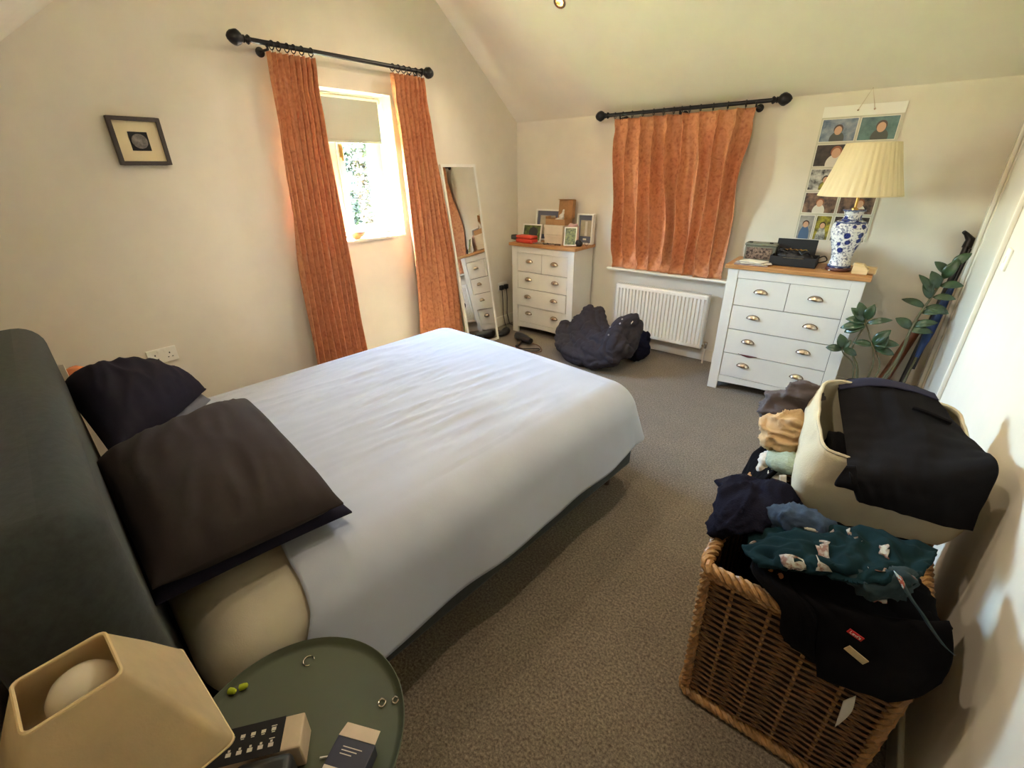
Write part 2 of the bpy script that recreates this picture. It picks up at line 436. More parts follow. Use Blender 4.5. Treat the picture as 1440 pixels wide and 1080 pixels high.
skirt('baseboard_back', (XA+0.016, YB-0.016, 0), (XC-0.016, YB, 0.11))
skirt('baseboard_right', (XC-0.016, YD, 0), (XC, DR[0]-0.07, 0.11))

# window in the gable wall
FX = XA-0.19
y0, y1, z0, z1 = W1
b = MB(); f = 0.045
b.box((FX-0.06, y0, z0), (FX, y0+f, z1)); b.box((FX-0.06, y1-f, z0), (FX, y1, z1))
b.box((FX-0.06, y0+f, z0), (FX, y1-f, z0+f)); b.box((FX-0.06, y0+f, z1-f), (FX, y1-f, z1))
ym = (y0+y1)/2-0.01
b.box((FX-0.06, ym-0.025, z0+f), (FX, ym+0.025, z1-f))
win = struct(b.build('window_1', M['upvc'], bevel=0.004))
win2sash = []
for a, c in ((y0+f, ym-0.025), (ym+0.025, y1-f)):
    s = 0.048; b = MB(); q = 0.004; a += q; c -= q; lo = z0+f+q; hi = z1-f-q
    b.box((FX-0.045, a, lo), (FX+0.012, a+s, hi)); b.box((FX-0.045, c-s, lo), (FX+0.012, c, hi))
    b.box((FX-0.045, a+s, lo), (FX+0.012, c-s, lo+s)); b.box((FX-0.045, a+s, hi-s), (FX+0.012, c-s, hi))
    o = b.build('sash', M['upvc'], win, bevel=0.005)
    MB().box((FX-0.024, a+s-0.004, lo+s-0.004), (FX-0.018, c-s+0.004, hi-s+0.004)).build('pane', M['glass'], o)
    inner = c-s/2 if c < ym else a+s/2
    b = MB(); b.box((FX+0.012, inner-0.011, 1.66), (FX+0.022, inner+0.011, 1.75)); b.box((FX+0.022, inner-0.007, 1.64), (FX+0.034, inner+0.007, 1.73))
    b.build('handle', M['brass'], o, bevel=0.003)
b = MB(); b.box((FX-0.0, y0, z0-0.0), (XA+0.02, y1, z0+0.022)); b.build('window_sill', M['gloss'], win, bevel=0.008)

# window in the low wall, behind the drawn curtains
x0, x1, z0, z1 = W2; FY = YB+0.19
b = MB()
b.box((x0, FY, z0), (x0+f, FY+0.06, z1)); b.box((x1-f, FY, z0), (x1, FY+0.06, z1))
b.box((x0+f, FY, z0), (x1-f, FY+0.06, z0+f)); b.box((x0+f, FY, z1-f), (x1-f, FY+0.06, z1))
b.box(((x0+x1)/2-0.025, FY, z0+f), ((x0+x1)/2+0.025, FY+0.06, z1-f))
win = struct(b.build('window_2', M['upvc'], bevel=0.004))
for a, c in ((x0+f, (x0+x1)/2-0.025), ((x0+x1)/2+0.025, x1-f)):
    MB().box((a-0.004, FY+0.02, z0+f-0.004), (c+0.004, FY+0.026, z1-f+0.004)).build('pane', M['glass'], win)
MB().box((x0+0.01, FY-0.03, z0+0.005), (x1-0.01, FY-0.027, z1-0.01)).build('added_light_block', M['blind'], win)  # unseen blind, added to keep daylight from leaking round the curtains
b = MB(); b.box((x0, YB, z0-0.022), (x1, FY, z0)); b.box((-2.03, YB-0.115, z0-0.022), (-0.955, YB, z0))
b.build('window_sill', M['gloss'], win, bevel=0.007)

# door in the right wall
b = MB(); b.box((XC+0.006, DR[0]+0.014, 0.006), (XC+0.046, DR[1]-0.014, DR[2]-0.004))
dr = struct(b.build('door_1', M['gloss']))
n = 0
for lo, hi in (((XC-0.02, DR[0]-0.07, 0), (XC, DR[0], DR[2]+0.07)), ((XC-0.02, DR[1], 0), (XC, DR[1]+0.07, DR[2]+0.07)), ((XC-0.02, DR[0], DR[2]), (XC, DR[1], DR[2]+0.07)),
               ((XC, DR[0]-0.0, 0), (XC+0.1, DR[0]+0.012, DR[2])), ((XC, DR[1]-0.012, 0), (XC+0.1, DR[1], DR[2]))):
    n += 1; struct(MB().box(lo, hi).build('trim_%d' % n, M['gloss'], bevel=0.006))

# recessed lamp in the sloped ceiling; the rest are unseen, added as fill
M['lens'] = mat('glowing_lamp_lens', (255, 214, 140), 0.4, emit=(255, 190, 100), estr=9)
for i, (x, y) in enumerate(DOWN_AND_FILL_LIGHTS):
    slope = -math.atan(SB) if y > YR else math.atan(SD)
    c = Vector((x, y, roof(y)-0.002)); Rm = Matrix.Rotation(slope, 3, 'X')
    t = thing('ceiling_and_fill_light', 'small recessed downlight glowing warm in the sloped ceiling, one real and the rest added as fill', 'ceiling light', c, group='recessed ceiling lights')
    b = MB(); b.lathe([(0.027, -0.002), (0.042, -0.004), (0.044, 0.0), (0.044, 0.004), (0.026, 0.004), (0.026, -0.002)], c, 32, M=Rm); b.build('bezel', M['nickel'], t, smooth=True)
    b = MB(); b.lathe([(0.0, -0.0005), (0.026, -0.0005), (0.026, 0.004)], c, 24, M=Rm); b.build('lens', M['lens'], t)
    d = bpy.data.lights.new('downlight', 'SPOT'); d.energy = DOWN_W; d.color = (1.0, 0.84, 0.64); d.spot_size = R(150); d.spot_blend = 0.6; d.shadow_soft_size = 0.025
    lo = bpy.data.objects.new('lamp_light', d); COL.objects.link(lo); lo.parent = t
    nrm = Rm @ Vector((0, 0, -1)); lo.location = nrm*0.012; lo.rotation_euler = nrm.to_track_quat('-Z', 'Y').to_euler()

# ------------------------------------------------------------------ outside the gable window
M['grass'] = mat('lawn', (96, 118, 66), 0.9, var=(3, 0.3), bump=(30, 0.5, 0.02))
M['leaf_out'] = mat('tree_leaf', (30, 38, 24), 0.8, var=(8, 0.35), spec=0.2)
M['bark'] = mat('bark', (92, 74, 58), 0.9, bump=(20, 0.8, 0.01))
b = MB(); b.box((-40, -25, -2.9), (XA-0.6, 30, -2.7)); struct(b.build('ground', M['grass']))
def tree(loc, h, rad, label, seed, nleaf):
    rnd = random.Random(seed)
    t = thing('garden_tree', label, 'tree', loc)
    L0 = Vector(loc); b = MB()
    b.tube([L0, L0+Vector((0.05, 0.05, h*0.4)), L0+Vector((0, 0.1, h*0.85))], [0.14, 0.1, 0.04], 8); tips = []
    for k in range(10):
        a = rnd.uniform(0, 2*PI); z = rnd.uniform(.35, .8)*h; s = L0+Vector((0.03, 0.06, z))
        e = s+Vector((math.cos(a)*rad*.8, math.sin(a)*rad*.8, rnd.uniform(.2, .8)))
        b.tube([s, (s+e)/2+Vector((0, 0, .15)), e], [0.04, 0.025, 0.01], 5)
    b.build('trunk', M['bark'], t, smooth=True)
    b = MB(); C = L0+Vector((0, 0, h*0.68))
    for k in range(nleaf):
        d = Vector((rnd.gauss(0, 1), rnd.gauss(0, 1), rnd.gauss(0, 1))).normalized()*(rnd.random()**0.5)
        p = C+Vector((d.x*rad, d.y*rad, d.z*h*0.42))
        if ns(p, 1.6, seed) < -0.08: continue
        s = rnd.uniform(0.05, 0.09); a = Vector((rnd.gauss(0, 1), rnd.gauss(0, 1), rnd.gauss(0, .5))).normalized(); c = a.cross(Vector((0.3, 0.2, 1))).normalized()
        b.add([p-a*s, p+c*s*.5, p+a*s, p-c*s*.5], [(0, 1, 2, 3)])
    b.build('foliage', M['leaf_out'], t)['kind'] = 'stuff'
tree((-8.2, 6.0, -2.7), 5.9, 2.3, 'leafy green garden tree outside the bright window', 3, 42000)
# ------------------------------------------------------------------ bed (turned a little off the walls)
BA = 0.077
bed_o = Vector((-0.93, 0.03, 0))
U = Vector((-math.cos(BA), math.sin(BA), 0)); V = Vector((math.sin(BA), math.cos(BA), 0)); Z = Vector((0, 0, 1))
BW, BL = 1.60, 2.0
def bp(u, v, z): return bed_o + U*u + V*v + Z*z
def bbox(b, lo, hi):
    P = [(lo[0],lo[1],lo[2]),(hi[0],lo[1],lo[2]),(hi[0],hi[1],lo[2]),(lo[0],hi[1],lo[2]),(lo[0],lo[1],hi[2]),(hi[0],lo[1],hi[2]),(hi[0],hi[1],hi[2]),(lo[0],hi[1],hi[2])]
    b.hexa([bp(*p) for p in P]); return b
bed = thing('bed', 'double bed with a thick padded grey headboard', 'bed', bp(BW/2, 1, 0), BA)
bbox(MB(), (-0.02, -0.215, 0.0), (BW+0.02, -0.005, 1.045)).build('headboard', M['headboard'], bed, smooth=True, bevel=0.075, seg=6)
bbox(MB(), (0.03, 0.0, 0.10), (BW-0.03, BL-0.04, 0.29)).build('base', M['headboard'], bed, bevel=0.02)
for u in (0.1, BW-0.1):
    for v in (0.12, BL-0.16):
        MB().lathe([(0.018, 0), (0.026, 0.10)], bp(u, v, 0), 12).build('leg', M['dark_wood'], bed, smooth=True)
o = bbox(MB(), (0.012, 0.012, 0.29), (BW-0.012, BL-0.02, 0.575)).build('mattress', M['fitted'], smooth=True, bevel=0.140, seg=8)
tag(o, 'thick mattress in a cream fitted sheet showing at the pillow end', 'mattress')
# the loose pale blue sheet
def sheet_surface():
    Rr = 0.16; over_n, over_f, over_foot = 0.25, 0.24, 0.24
    us = 190; vs = 190; pts = []
    v_head = 0.26
    for i in range(vs+1):
        t = i/vs; row = []
        for j in range(us+1):
            s = j/us
            uu = -over_n + s*(BW+over_n+over_f)
            hem = 0.03*ns((uu*2.0, t*3, 1.0), 1, 4)
            vh = v_head + 0.09*max(0, uu)/BW + 0.05*ns((uu*2.5, 0.2, 0.1), 1, 9) - (0.10*max(0, -uu)/over_n)
            v = vh + t*(BL+over_foot-vh) 
            ox = 0 if Rr <= uu <= BW-Rr else (uu-Rr if uu < Rr else uu-(BW-Rr))
            oy = max(0, v-(BL-Rr))
            d = math.hypot(ox, oy)
            cu = min(max(uu, Rr), BW-Rr); cv = min(v, BL-Rr)
            zt = 0.586 + 0.012*math.sin(PI*min(max(uu/BW, 0), 1))
            if d > 0:
                dx, dy = ox/d, oy/d
                an, bn = abs(ox)/((over_n if uu < Rr else over_f)+Rr), oy/(over_foot+Rr)
                d *= max(an, bn)/math.hypot(an, bn)            # rounded hem at the corners
                rr = Rr+0.012; th = 1.33
                if d < rr*th:
                    a = d/rr; out = rr*math.sin(a); dz = rr*(1-math.cos(a)); dn = 0
                else:
                    dn = d-rr*th; out = rr*math.sin(th) + dn*math.cos(th) + (0.16*dn)*ns((cu*4+dx*1.5, cv*3.6+dy*2.5, 0.4), 1, 12); dz = rr*(1-math.cos(th))+dn*math.sin(th)
                p = (cu+dx*out, cv+dy*out, max(zt-dz-hem*min(1, dn*5), 0.02))
            else:
                # wrinkles running down the length of the bed, strongest on the window side
                k = 0.45+0.55*min(1, cu/BW*1.3)
                wr = ns((cu*11+1.2*cv, cv*1.0, 2.0), 1, 3); wr2 = ns((cu*20-2*cv, cv*1.7, 5.0), 1, 8)
                amp = 0.020*k*max(0, 1-abs(cv-0.95)/1.15)
                soft = 0.007*ns((cu*3, cv*3, 0), 1, 6)
                p = (cu, cv, zt + amp*((1-min(1, abs(wr)*2.6))**1.5*0.55 + 0.45*(1-min(1, abs(wr2)*2.6))**1.5) + soft)
            row.append(bp(*p))
        pts.append(row)
    return pts
o = MB().grid(sheet_surface()).build('bed_sheet', M['sheet'], smooth=True, solid=0.003, angle=80)
tag(o, 'rumpled pale blue flat sheet spread over the mattress', 'bed sheet')

def pillow(name, label, c4, up_t, dn_t, m, wr=0.008, seed=1, group=None):
    """c4: four corner points in ring order; puffed between them"""
    A, B, C, D = [Vector(p) for p in c4]; n = 44
    top = []; bot = []
    nrm = (B-A).cross(D-A).normalized()
    if nrm.z < 0: nrm = -nrm
    for i in range(n+1):
        u = i/n; r1 = []; r2 = []
        for j in range(n+1):
            v = j/n; a, c = 2*u-1, 2*v-1
            # edges drawn in between the corner tips
            pinch = 0.02
            uu = 0.5+0.5*a*(1-pinch*(1-c*c)*abs(a)); vv = 0.5+0.5*c*(1-pinch*(1-a*a)*abs(c))
            p = A*(1-uu)*(1-vv)+B*uu*(1-vv)+C*uu*vv+D*(1-uu)*vv
            h = max(0.0, (1-a**4)*(1-c**4))**0.5 * (1-0.30*(a*a+c*c)/2)
            edge = min(1-abs(a), 1-abs(c))
            w1 = wr*(0.5-abs(ns((u*2.5+v*2, v*8-u*3, 0), 1, seed))*1.7)*min(1, edge*5)
            w2 = wr*1.6*(0.4-abs(ns((u*2.2, v*14+3*u, 3), 1, seed+3))*1.5)*max(0, 1-edge*4)*min(1, edge*14)
            r1.append(p+nrm*(up_t*h+w1+w2+0.003)); r2.append(p-nrm*(dn_t*h-w1*.5+0.003))
        top.append(r1); bot.append(r2)
    b = MB(); b.grid(top); b.grid(bot)
    rim_t = [top[0][j] for j in range(n+1)]+[top[i][n] for i in range(1, n+1)]+[top[n][j] for j in range(n-1, -1, -1)]+[top[i][0] for i in range(n-1, 0, -1)]
    rim_b = [bot[0][j] for j in range(n+1)]+[bot[i][n] for i in range(1, n+1)]+[bot[n][j] for j in range(n-1, -1, -1)]+[bot[i][0] for i in range(n-1, 0, -1)]
    b.grid([rim_t, rim_b], wrap=True)
    o = b.build(name, m, smooth=True, angle=75)
    return tag(o, label, 'pillow', group)
pillow('pillow', 'dark navy pillow lying flat under the charcoal pillow', [at(345, 590, 'z', .64), at(495, 720, 'z', .635), at(214, 854, 'z', .650), at(140, 690, 'z', .66)], 0.05, 0.035, M['navy'], seed=5)
pillow('pillow', 'large charcoal pillow on top of a navy one', [at(348, 563, 'z', .715), at(483, 708, 'z', .705), at(214, 828, 'z', .735), at(133, 652, 'z', .76)], 0.115, 0.075, M['charcoal'], 0.009, seed=2)
pillow('pillow', 'slate blue pillow mostly hidden under the plump navy pillow', [at(235, 530, 'z', .63), at(296, 562, 'z', .63), at(200, 655, 'z', .63), at(130, 575, 'z', .63)], 0.05, 0.035, M['slate'], seed=7)
pillow('pillow', 'plump dark navy pillow by the window wall with a pointed corner', [at(205, 528, 'z', .70), at(290, 547, 'z', .67), at(168, 655, 'z', .69), at(84, 545, 'z', .76)], 0.145, 0.04, M['navy'], 0.012, seed=11)

# ------------------------------------------------------------------ bedside tray table and lamp
TC = Vector((-0.683, 0.115, 0)); TR_ = 0.2226; TZ = 0.525
t = thing('tray_table', 'round dark green metal tray table beside the bed', 'side table', TC)
MB().lathe([(0.0, TZ-0.018), (TR_-0.014, TZ-0.018), (TR_-0.004, TZ-0.014), (TR_, TZ), (TR_-0.002, TZ+0.002), (TR_-0.004, TZ), (TR_-0.009, TZ-0.011), (TR_-0.018, TZ-0.0145), (0.0, TZ-0.015)], TC, 72).build('tray', M['table'], t, smooth=True, angle=60)
for k in range(4):
    a = PI/4+k*PI/2; d = Vector((math.cos(a), math.sin(a), 0))
    MB().tube([TC+d*0.17+Z*0.004, TC+d*0.185+Z*(TZ-0.02)], 0.008, 10).build('leg', M['table'], t, smooth=True)
for zz, rr in ((TZ-0.026, 0.187), (0.05, 0.172)):
    MB().tube([TC+Vector((math.cos(2*PI*k/40)*rr, math.sin(2*PI*k/40)*rr, zz)) for k in range(40)], 0.006, 8, closed=True).build('ring_frame', M['table'], t, smooth=True)
TT = TZ-0.0145
LB = Vector((-0.712, -0.015, TT)); LS = Vector((-0.727, -0.087, 0.745))      # lamp foot, centre of shade bottom
t = thing('table_lamp', 'bedside lamp with a square tapered cream shade, leaning a little', 'lamp', LB)
MB().lathe([(0.0, 0.0), (0.055, 0.0), (0.055, 0.01), (0.04, 0.02), (0.012, 0.028), (0.0, 0.028)], LB, 32).build('foot', M['brass'], t, smooth=True)
MB().tube([LB+Z*0.02, LB.lerp(LS, 0.5)+Z*0.03, LS+Z*0.02, LS+Z*0.05], [0.012, 0.009, 0.01, 0.014], 12).build('stem', M['brass'], t, smooth=True)
def sq(c, h, z, r):
    pts = []
    for k, (sx, sy) in enumerate(((1, 1), (-1, 1), (-1, -1), (1, -1))):
        cc = Vector((c.x+sx*(h-r), c.y+sy*(h-r), z))
        for q in range(5):
            a = k*PI/2+q*PI/8
            pts.append(cc+Vector((math.cos(a)*r, math.sin(a)*r, 0)))
    return pts
b = MB(); b.grid([sq(LS, .1215, .745, .012), sq(LS, .1195, .752, .012), sq(LS, .0865, .84, .011), sq(LS, .052, .925, .010), sq(LS, .0505, .93, .010)], wrap=True)
sh = b.build('lamp_shade', M['shade'], t, smooth=True, solid=0.003)
M['rim_tape'] = mat('shade_rim_tape', (230, 206, 160), 0.8)
for hh, zz in ((.0505, .9295), (.1215, .7455)):
    MB().tube(sq(LS, hh, zz, .01), 0.0026, 6, closed=True).build('rim', M['rim_tape'], sh, smooth=True)
M['bulb'] = mat('opal_bulb', (232, 222, 204), 0.25)
bc = LS+Vector((-0.008, 0.006, 0.135))
MB().lathe([(0.0, 0.043), (0.017, 0.040), (0.031, 0.030), (0.040, 0.015), (0.043, 0.0), (0.039, -0.018), (0.027, -0.038), (0.015, -0.05), (0.013, -0.07), (0.0, -0.07)], bc, 32).build('bulb', M['bulb'], t, smooth=True)

# things on the tray
def onz(px, py, z): return at(px, py, 'z', z)
M['icon'] = mat('white_print', (214, 206, 192), 0.7)
M['kraft'] = mat('pale_card', (206, 186, 160), 0.8, var=(20, 0.05))
zt = 0.575
q = [onz(322, 1027, zt), onz(403, 1007, zt), onz(397, 1056, zt), onz(296, 1078, zt)]
ex = (q[1]-q[0]).normalized(); ey = Vector((-ex.y, ex.x, 0)); O = q[0]
Lx = (q[1]-q[0]).length; Ly = abs((q[2]-q[1]).dot(ey))
t = thing('carton', 'black carton printed with rows of small white symbols on the tray table', 'box', (O.x, O.y, TT))
def cbox(b, x0, y0, z0, x1, y1, z1, O=None, ex=None, mi=0):
    ey = Vector((-ex.y, ex.x, 0)); B = Vector((O.x, O.y, 0))
    f = lambda x, y, z: B+ex*x+ey*y+Z*z
    return b.hexa([f(x0,y0,z0), f(x1,y0,z0), f(x1,y1,z0), f(x0,y1,z0), f(x0,y0,z1), f(x1,y0,z1), f(x1,y1,z1), f(x0,y1,z1)], mi)
cbox(MB(), -0.03, -Ly, TT+0.001, Lx+0.035, 0, zt, O, ex).build('body', M['kraft'], t, bevel=0.003)
cbox(MB(), -0.03, -Ly-0.0005, zt, Lx, 0.0005, zt+0.001, O, ex).build('printed_panel', M['matt_black'], t)
b = MB()
for r_ in range(2):
    for c_ in range(5):
        x = 0.012+c_*(Lx-0.02)/4.6; y = -Ly*(0.3+0.42*r_)
        if r_ == 0:
            cbox(b, x-.004, y-.003, zt+.001, x+.004, y+.003, zt+.0014, O, ex); cbox(b, x-.003, y-.006, zt+.001, x+.003, y-.0045, zt+.0014, O, ex)
            if c_ == 4: cbox(b, x-.005, y+.005, zt+.001, x+.005, y+.0065, zt+.0014, O, ex)
        else:
            cbox(b, x-.002, y+.003, zt+.001, x+.002, y+.007, zt+.0014, O, ex); cbox(b, x-.0045, y-.005, zt+.001, x+.0045, y+.002, zt+.0014, O, ex)
            if c_ == 4: cbox(b, x-.005, y+.009, zt+.001, x+.005, y+.0105, zt+.0014, O, ex)
b.build('symbols', M['icon'], t)['kind'] = 'stuff'
c = onz(388, 1058, 0.60)
o = cbox(MB(), -0.07, -0.05, TT+0.001, 0.03, 0.0, 0.60, Vector((c.x, c.y, 0)), ex).build('spectacle_case', M['black'], smooth=True, bevel=0.014, seg=4)
tag(o, 'glossy black spectacle case next to the printed carton', 'case')
# small navy carton with an open flap
zt = 0.545
a_, b_ = onz(476, 1033, zt), onz(528, 1048, zt); ex2 = (b_-a_).normalized(); w_ = (b_-a_).length
t = thing('carton', 'small dark navy carton with its pale flap open on the tray table', 'box', (a_.x, a_.y, TT))
cbox(MB(), 0, -0.085, TT+0.001, w_, 0, zt, a_, ex2).build('body', mat('navy_card', (48, 50, 66), 0.5, var=(30, 0.05)), t, bevel=0.0015)
b = MB(); ey2 = Vector((-ex2.y, ex2.x, 0)); A0 = Vector((a_.x, a_.y, zt))
b.hexa([A0+ex2*.001, A0+ex2*(w_-.001), A0+ex2*(w_-.004)+ey2*.026-Z*.004, A0+ex2*.004+ey2*.026-Z*.004, A0+ex2*.001+Z*.001, A0+ex2*(w_-.001)+Z*.001, A0+ex2*(w_-.004)+ey2*.026-Z*.003, A0+ex2*.004+ey2*.026-Z*.003])
b.build('flap', M['kraft'], t)
b = MB(); 
for k in range(3): cbox(b, w_*.25, -.016-.006*k, zt, w_*(.75-.1*k), -.0145-.006*k, zt+.0004, a_, ex2)
cbox(b, .002, -.075, zt, w_*.6, -.05, zt+.0004, a_, ex2)
b.build('print', M['icon'], t)
M['lime'] = mat('lime_foam', (176, 190, 40), 0.8, bump=(200, 0.2))
for px, py, an in ((327, 972, .5), (343, 965, 1.0)):
    c = onz(px, py, TT+0.008); dd = Vector((math.cos(an), math.sin(an), 0.15))*0.008
    o = MB().tube([c-dd*1.05, c-dd, c, c+dd*.8, c+dd*1.05], [0.003, 0.0068, 0.0066, 0.005, 0.002], 12).build('earplug', M['lime'], smooth=True)
    tag(o, 'small lime green foam earplug on the tray table', 'earplug', 'green earplugs')
M['silver'] = mat('silver', (214, 208, 190), 0.2, 1.0)
c = onz(434, 929, TT+0.002)
o = MB().tube([c+Vector((math.cos(x)*.012, math.sin(x)*.012, 0)) for x in [0.9+k*(2*PI-1.2)/24 for k in range(25)]], 0.0014, 6).build('open_ring', M['silver'], smooth=True)
tag(o, 'thin open silver hoop lying alone on the green tray', 'jewellery')
for px, py, r_, lab in ((537, 988, .0078, 'small clear silver hoop earring near the tray edge'), (556, 984, .0065, 'tiny twisted silver stud right at the tray rim')):
    c = onz(px, py, TT+0.003)
    o = MB().tube([c+Vector((math.cos(x)*r_, math.sin(x)*r_, .0008*math.sin(3*x))) for x in [k*2*PI/20 for k in range(20)]], 0.002, 6, closed=True).build('earring', M['silver'], smooth=True)
    tag(o, lab, 'jewellery')
c = onz(450, 1066, TT+.003)
o = MB().tube([c, c+Vector((.012, .012, .002)), c+Vector((.02, -.002, 0)), c+Vector((.028, -.03, 0)), c+Vector((.045, -.05, 0))], 0.0022, 8).build('charging_cable', M['white'], smooth=True)
tag(o, 'short end of white charging cable between the two cartons', 'cable')

# far bedside bits that peep out behind the navy pillow
c = Vector((-2.84, 0.14, 0))
t = thing('bedside_stool', 'small wooden stool in the corner behind the headboard', 'stool', c)
MB().box((c.x-.14, c.y-.15, .62), (c.x+.14, c.y+.15, .65)).build('seat', M['pale_wood'], t, bevel=.004)
for sx in (-.11, .11):
    for sy in (-.12, .12): MB().box((c.x+sx-.015, c.y+sy-.015, 0), (c.x+sx+.015, c.y+sy+.015, .62)).build('leg', M['pale_wood'], t)
M['orange'] = mat('orange_cloth', (214, 130, 84), 0.8, bump=(60, .3))
c2 = Vector((c.x+.03, c.y+.07, .652))
o = blob('cloth_bundle', [(c2+Z*.05, (.07, .06, .06)), (c2+Vector((-.03, .05, .03)), (.05, .05, .04))], M['orange'], voxel=.012, fold=crease(.008, 22), zmin=.652)
tag(o, 'crumpled orange cloth behind the navy pillow', 'cloth')
o = MB().hexa([c2+Vector(p) for p in ((.02,-.10,0), (.06,-.03,0), (.057,-.028,0), (.017,-.098,0), (0,-.10,.14), (.04,-.03,.14), (.037,-.028,.14), (-.003,-.098,.14))]).build('card', M['paper'])
tag(o, 'white card propped beside the orange cloth', 'card')

def socket(name, c, axis, label, wide=0.146, cat='socket'):
    """double switched socket plate flush on a wall; axis = outward normal"""
    t = thing(name, label, cat, c); c = Vector(c); n = Vector(axis); s = Vector((-n.y, n.x, 0))
    def bx(b, u0, v0, w0, u1, v1, w1):
        P = lambda u, v, w_: c+s*u+Z*v+n*w_
        return b.hexa([P(u0,v0,w0), P(u1,v0,w0), P(u1,v1,w0), P(u0,v1,w0), P(u0,v0,w1), P(u1,v0,w1), P(u1,v1,w1), P(u0,v1,w1)])
    bx(MB(), -wide/2, -.043, .0005, wide/2, .043, .01).build('plate', M['white'], t, bevel=.003)
    if wide > .1:
        b = MB()
        for u in (-.036, .036):
            bx(b, u-.003, .004, .0095, u+.003, .013, .0105); bx(b, u-.014, -.018, .0095, u-.007, -.013, .0105); bx(b, u+.007, -.018, .0095, u+.014, -.013, .0105)
        b.build('pin_slots', M['black'], t)['kind'] = 'stuff'
        for u in (-.016, .016): bx(MB(), u-.006, .018, .0095, u+.006, .034, .0135).build('rocker', M['white'], t, bevel=.001)
    else: bx(MB(), -.006, -.014, .0095, .006, .014, .0135).build('rocker', M['white'], t, bevel=.001)
    return t
socket('wall_socket', (XA, 0.62, 0.605), (1, 0, 0), 'white double socket on the window wall above the pillow')
socket('light_switch', at(1418, 365, 'x', XC), (-1, 0, 0), 'white light switch on the wall beside the door', .086, 'switch')
# ------------------------------------------------------------------ curtains, poles, blind
def pole(label, a, b, n, rings, brackets, wall):
    """a,b: pole ends; n: outward wall normal; rings: points along; brackets: fractions"""
    a, b = Vector(a), Vector(b); d = (b-a).normalized(); n = Vector(n); c = (a+b)/2
    t = thing('curtain_pole', label, 'curtain pole', c)
    MB().tube([a, b], .0135, 14).build('rod', M['rod'], t, smooth=True)
    for e, s in ((a, -1), (b, 1)):
        rot = Vector((0, 0, 1)).rotation_difference(d*s).to_matrix()
        MB().lathe([(.0, -.004), (.02, -.004), (.024, .004), (.018, .012), (.014, .02), (.02, .026), (.016, .032), (.030, .046), (.038, .062), (.038, .075), (.030, .094), (.018, .108), (.0, .118)], e, 20, M=rot,
                   fn=lambda an, z: 1+.05*math.cos(6*an+z*90)*(z > .04)).build('finial', M['rod'], t, smooth=True)
    for fr in brackets:
        p = a.lerp(b, fr); q = p - n*wall
        bb = MB(); bb.tube([q-Z*.03, q-Z*.028+n*.02, p-Z*.03, p-Z*.016], [.009, .007, .007, .007], 8)
        bb.lathe([(0, 0), (.026, 0), (.026, .005), (.012, .01), (.0, .011)], q-Z*.03, 16, M=Vector((0, 0, 1)).rotation_difference(n).to_matrix())
        bb.tube([p+n*.017*math.cos(x)+Z*.017*math.sin(x) for x in [PI+k*PI/8 for k in range(9)]], .005, 6)
        bb.build('bracket', M['rod'], t, smooth=True)
    proto = None
    for r_ in rings:
        p = a.lerp(b, r_)-Z*.006
        if proto is None:
            bb = MB(); u = n; tilt = d*.12
            bb.tube([(u+tilt)*.022*math.cos(x)+Z*.022*math.sin(x) for x in [k*2*PI/18 for k in range(18)]], .0032, 6, closed=True)
            bb.tube([-Z*.022, -Z*.03+n*.004, -Z*.036], .0018, 5)
            proto = bb.build('curtain_ring', M['rod'], t, smooth=True, world=False)
            o = proto
        else:
            o = proto.copy(); COL.objects.link(o); o.parent = t
        o.location = p-c
    return t

def curtain(name, label, top, bot, ztop, zbot, n, waves, m, amp=.03, gather=None, seed=1, mid=None, drift=0, hem_crumple=0, base=None, scallop=False):
    """top/bot: (start, end) along the wall; n: normal axis index and sign; plane position"""
    ax, pos, sgn = n
    nu, nv = 26*waves//2+30, 60
    nu = max(nu, 240); pts = []
    for i in range(nv+1):
        v = i/nv; row = []
        z = ztop + (zbot-ztop)*v
        e0 = top[0]+(bot[0]-top[0])*v; e1 = top[1]+(bot[1]-top[1])*v
        if mid:
            bulge = math.sin(PI*v); e0 += mid[0]*bulge; e1 += mid[1]*bulge
        for j in range(nu+1):
            u = j/nu
            hd = max(0, 1-v/.06); pin = math.exp(-((v-.075)/.03)**2)
            ph = 2*PI*waves*u + .7*ns((u*4, v*2.2, 0), 1, seed)*min(1, v*4)*3.2
            s = math.sin(ph)
            # finger pleats in the heading, soft rounded folds below
            bl = min(1, max(0, (v-.03)/.25)); tri = math.exp(-((1-s)*2.2)**1.0)
            shp = (1-bl)*(1.5*tri-.45+.25*tri*math.sin(5*ph)) + bl*((2*abs(math.sin(ph/2+PI/4))**.65-1) if scallop else (1.9*abs(math.sin(ph/2+PI/4))**2.6-.8))*(1+.35*ns((u*waves*.7, v*.6, seed), 1, 1))
            a = amp*(0.75+.25*min(1, v*3))*(1-.35*pin)
            off = a*shp*(.75+.5*ns((u*3, v*1.5, 7), 1, seed)) + .012*ns((u*5, v*5, 2), 1, seed+1)
            al = e0+(e1-e0)*u + .35*a*math.cos(ph)*(.5 if v < .07 else 1)*((e1-e0)/(waves*.09))*.6
            zz = z
            if hem_crumple:
                k = max(0, (v-.86)/.14)
                if k > 0:
                    off += hem_crumple*(.5*k*k + 1.0*k*ns((u*9, k*3.5, 0), 1, seed+4)) - .5*k*a*shp
                    al += .02*k*ns((u*8, k*3, 8), 1, seed+7)
            if base is not None: off = max(off, base)
            q = pos+sgn*(off-drift*v)
            row.append((q, al, zz) if ax == 0 else (al, q, zz))
        pts.append(row)
    o = MB().grid(pts).build(name, m, smooth=True, angle=80, solid=.003)
    return tag(o, label, 'curtain')

